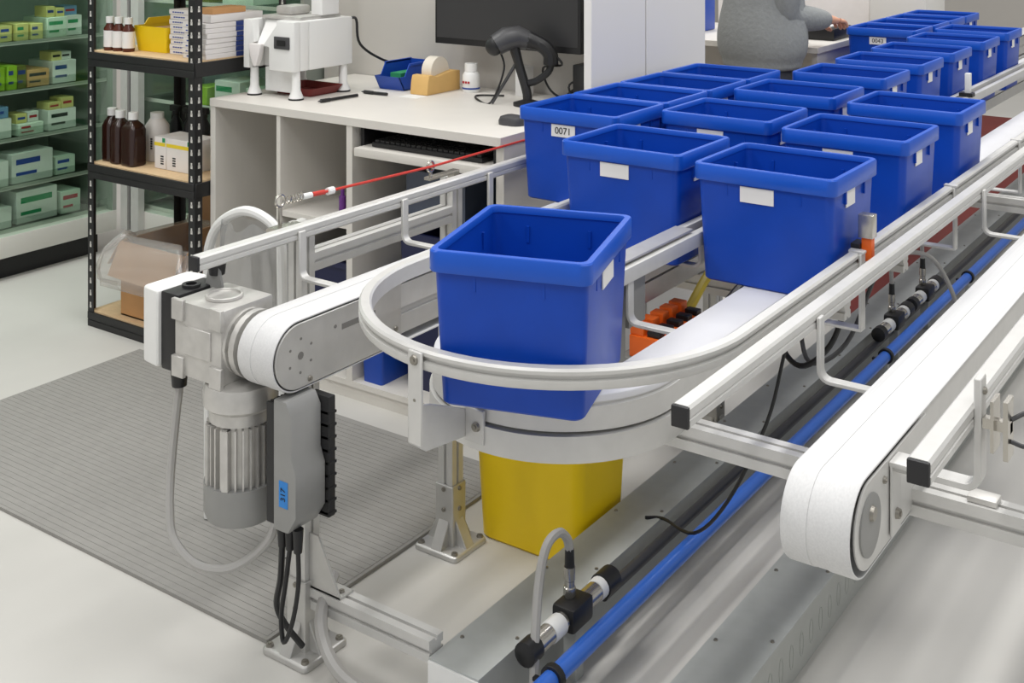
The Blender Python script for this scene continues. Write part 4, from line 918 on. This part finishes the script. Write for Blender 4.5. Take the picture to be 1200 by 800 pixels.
tag(MB().box(-2.98, -2.80, 5.7, 5.9, .9305, 1.15).build('blue_container', 'bluebin', bevel=.01), 'blue container on the far bench left of the person', 'container')
tag(MB().box(-3.2, -3.0, 5.8, 6.05, .9305, 1.4).build('brown_carton', 'cardin', bevel=.004), 'tall tan carton on the far bench left of the person', 'carton')
tag(MB().box(-2.3, -1.98, 6.9, 7.3, .0, 1.25).build('white_cabinet', 'cabwhite', bevel=.01), 'white equipment housing beyond the far queue of totes', 'cabinet')
tag(MB().box(-3.4, -2.4, 7.2, 7.6, .0, 1.3).build('pale_cupboard', 'boxwhite', bevel=.01), 'pale cupboard in the background behind the far bench', 'cupboard')

def skin_mesh(name, chains, m, parent, sub=2, root=0):
    """chains: list of [(x,y,z,r) or (x,y,z,rx,ry), ...]; a repeated point joins chains"""
    vs, es, rs, idx = [], [], [], {}
    for c in chains:
        prev = None
        for p in c:
            key = (round(p[0], 4), round(p[1], 4), round(p[2], 4))
            if key not in idx:
                idx[key] = len(vs); vs.append(p[:3]); rs.append((p[3], p[4] if len(p) > 4 else p[3]))
            i = idx[key]
            if prev is not None and prev != i: es.append((prev, i))
            prev = i
    me = bpy.data.meshes.new(name); me.from_pydata(vs, es, [])
    o = bpy.data.objects.new(name, me); col.objects.link(o)
    sk = o.modifiers.new('skin', 'SKIN'); sk.use_smooth_shade = True; sk.branch_smoothing = .4
    lay = me.skin_vertices[0].data if me.skin_vertices else None
    if lay is None:
        bm = bmesh.new(); bm.from_mesh(me); bm.verts.layers.skin.verify(); bm.to_mesh(me); bm.free(); lay = me.skin_vertices[0].data
    for i, r in enumerate(rs):
        lay[i].radius = r; lay[i].use_root = (i == root)
    sb = o.modifiers.new('sub', 'SUBSURF'); sb.levels = sub; sb.render_levels = sub
    dg = bpy.context.evaluated_depsgraph_get(); dg.update()
    m2 = bpy.data.meshes.new_from_object(o.evaluated_get(dg)); m2.name = name
    col.objects.unlink(o); bpy.data.objects.remove(o)
    m2.materials.clear(); m2.materials.append(M[m]); m2.shade_smooth()
    o = bpy.data.objects.new(name, m2); col.objects.link(o); o.parent = parent
    return o
PX, PY = -2.19, 5.10
pr = thing('person', 'person in a grey sweatshirt and dark trousers reaching toward tote 0043', 'person', (PX, PY, 0))
# local frame of the person: faces +Y turned toward +X; coordinates relative to the feet
def L(x, y, z, *r):
    a = -.55; return (x*math.cos(a)-y*math.sin(a), x*math.sin(a)+y*math.cos(a), z)+r
hand = Vector((-1.96-PX, 5.53-PY, 1.05)); 
sh = L(.185, .02, 1.40); el = (.115, -.055, 1.105)
wr = (.215, .265, 1.07)
shl = L(-.185, .02, 1.40); ell = L(-.26, .10, 1.12); wrl = L(-.12, .30, 1.03)
body = [[(0, 0, .93, .11, .09), L(0, .01, 1.15, .13, .10), L(0, .02, 1.33, .13, .10), L(0, .02, 1.44, .06, .06), L(0, .03, 1.52, .05, .05), L(0, .05, 1.60, .075, .085), L(0, .05, 1.70, .07, .085), L(0, .04, 1.76, .04, .05)],
        [L(0, .02, 1.33), sh+(.055,), el+(.045,), wr+(.027,)],
        [L(0, .02, 1.33), shl+(.055,), ell+(.045,), wrl+(.027,)],
        [(0, 0, .93, .11, .09), L(.095, 0, .80, .06), L(.10, .01, .48, .05), L(.105, -.01, .09, .04), L(.11, .08, .045, .035), L(.115, .15, .035, .03)],
        [(0, 0, .93, .11, .09), L(-.095, 0, .80, .06), L(-.10, .01, .48, .05), L(-.105, -.01, .09, .04), L(-.11, .08, .045, .035), L(-.115, .15, .035, .03)]]
body = [[tuple(p) if len(p) > 3 else tuple(p)+(.13, .10) for p in c] for c in body]
# hands: palm and five fingers on each wrist, added to the same skeleton
def hand_chain(wr, d, up, side, grip):
    d, up, side = Vector(d).normalized(), Vector(up).normalized(), Vector(side).normalized(); w0 = Vector(wr)
    palm = w0+d*.05; out = [[tuple(w0)+(.027, .027), tuple(palm)+(.032, .016)]]
    for k, (o_, ln_) in enumerate(((-.03, .068), (-.010, .078), (.010, .073), (.029, .058))):
        a = palm+d*.035+side*o_; b = a+d*ln_*.5-up*ln_*.15*grip; c = b+d*ln_*.30-up*ln_*.42*grip
        out.append([tuple(palm)+(.032, .016), tuple(a)+(.0105, .0105), tuple(b)+(.0095, .0095), tuple(c)+(.008, .008)])
    th = palm-d*.02-side*.032; t2 = th+d*.03-side*.018-up*.01; t3 = t2+d*.025-up*.012
    out.append([tuple(palm)+(.032, .016), tuple(th)+(.013, .013), tuple(t2)+(.011, .011), tuple(t3)+(.0085, .0085)])
    return out
hd = (hand-Vector(wr)); hd.z = -.02
body += hand_chain(wr, hd, (0, 0, 1), Vector((0,0,1)).cross(hd)*-1, .9)
dl = L(.3, .5, 0); body += hand_chain(wrl, Vector(dl[:3]), (0, 0, 1), (dl[1], -dl[0], 0), .6)
skin_mesh('body', body, 'skin', pr)
shirt = [[(0, 0, .855, .165, .135), (0, 0, .872, .20, .16), (0, 0, .90, .195, .155), (0, 0, .93, .225, .175), L(0, 0, 1.04, .23, .18), L(0, .01, 1.18, .215, .16), L(0, .02, 1.34, .185, .13), L(0, .02, 1.45, .075, .075)],
         [L(0, .02, 1.34), sh+(.085,), (.14, -.06, 1.25, .082), el+(.078,), (.165, .10, 1.085, .064), (.195, .20, 1.075, .056), (.204, .232, 1.073, .042), (.212, .257, 1.071, .040)],
         [L(0, .02, 1.34), shl+(.085,), ell+(.075,), L(-.155, .25, 1.045, .05), L(-.13, .285, 1.033, .038)]]
shirt = [[tuple(p) if len(p) > 3 else tuple(p)+(.185, .13) for p in c] for c in shirt]
skin_mesh('sweatshirt', shirt, 'sweat', pr)
legs = [[(0, 0, .97, .16, .13), (0, 0, .90, .18, .145), L(.095, 0, .78, .11), L(.10, .01, .48, .075), L(.105, 0, .08, .065)], [(0, 0, .90, .18, .145), L(-.095, 0, .78, .11), L(-.10, .01, .48, .075), L(-.105, 0, .08, .065)]]
skin_mesh('trousers', legs, 'trousers', pr)
for s in (-1, 1):
    skin_mesh('shoe', [[L(s*.105, -.03, .045, .045), L(s*.108, .06, .04, .045), L(s*.113, .16, .032, .036)]], 'shoe', pr)
hc = L(0, .045, 1.69)
def hd_pt(x, y, z): q = L(x, y+.045, 1.67+z); return Vector(q)+Vector((PX, PY, 0))
hr = MB(); hr.sphere((0,0,0), (.088, .10, .095), 16, 10); hr.xf(Matrix.Translation(Vector((PX, PY, 0))+Vector(L(0, .025, 1.72))) @ Matrix.Rotation(-.55, 4, 'Z')); hr.build('hair', 'hair', pr)
for s in (-1, 1):
    MB().sphere(hd_pt(s*.032, .082, -.005), .012, 10, 6).build('eye', 'white', pr); MB().sphere(hd_pt(s*.086, .0, -.02), (.012, .018, .03), 8, 6).build('ear', 'skin', pr)
MB().tube([hd_pt(0, .088, .0), hd_pt(0, .108, -.035), hd_pt(0, .092, -.045)], [.008, .013, .008], 8, 0).build('nose', 'skin', pr)
MB().sphere(hd_pt(0, .082, -.075), (.024, .012, .007), 10, 6).build('mouth', 'redtray', pr)
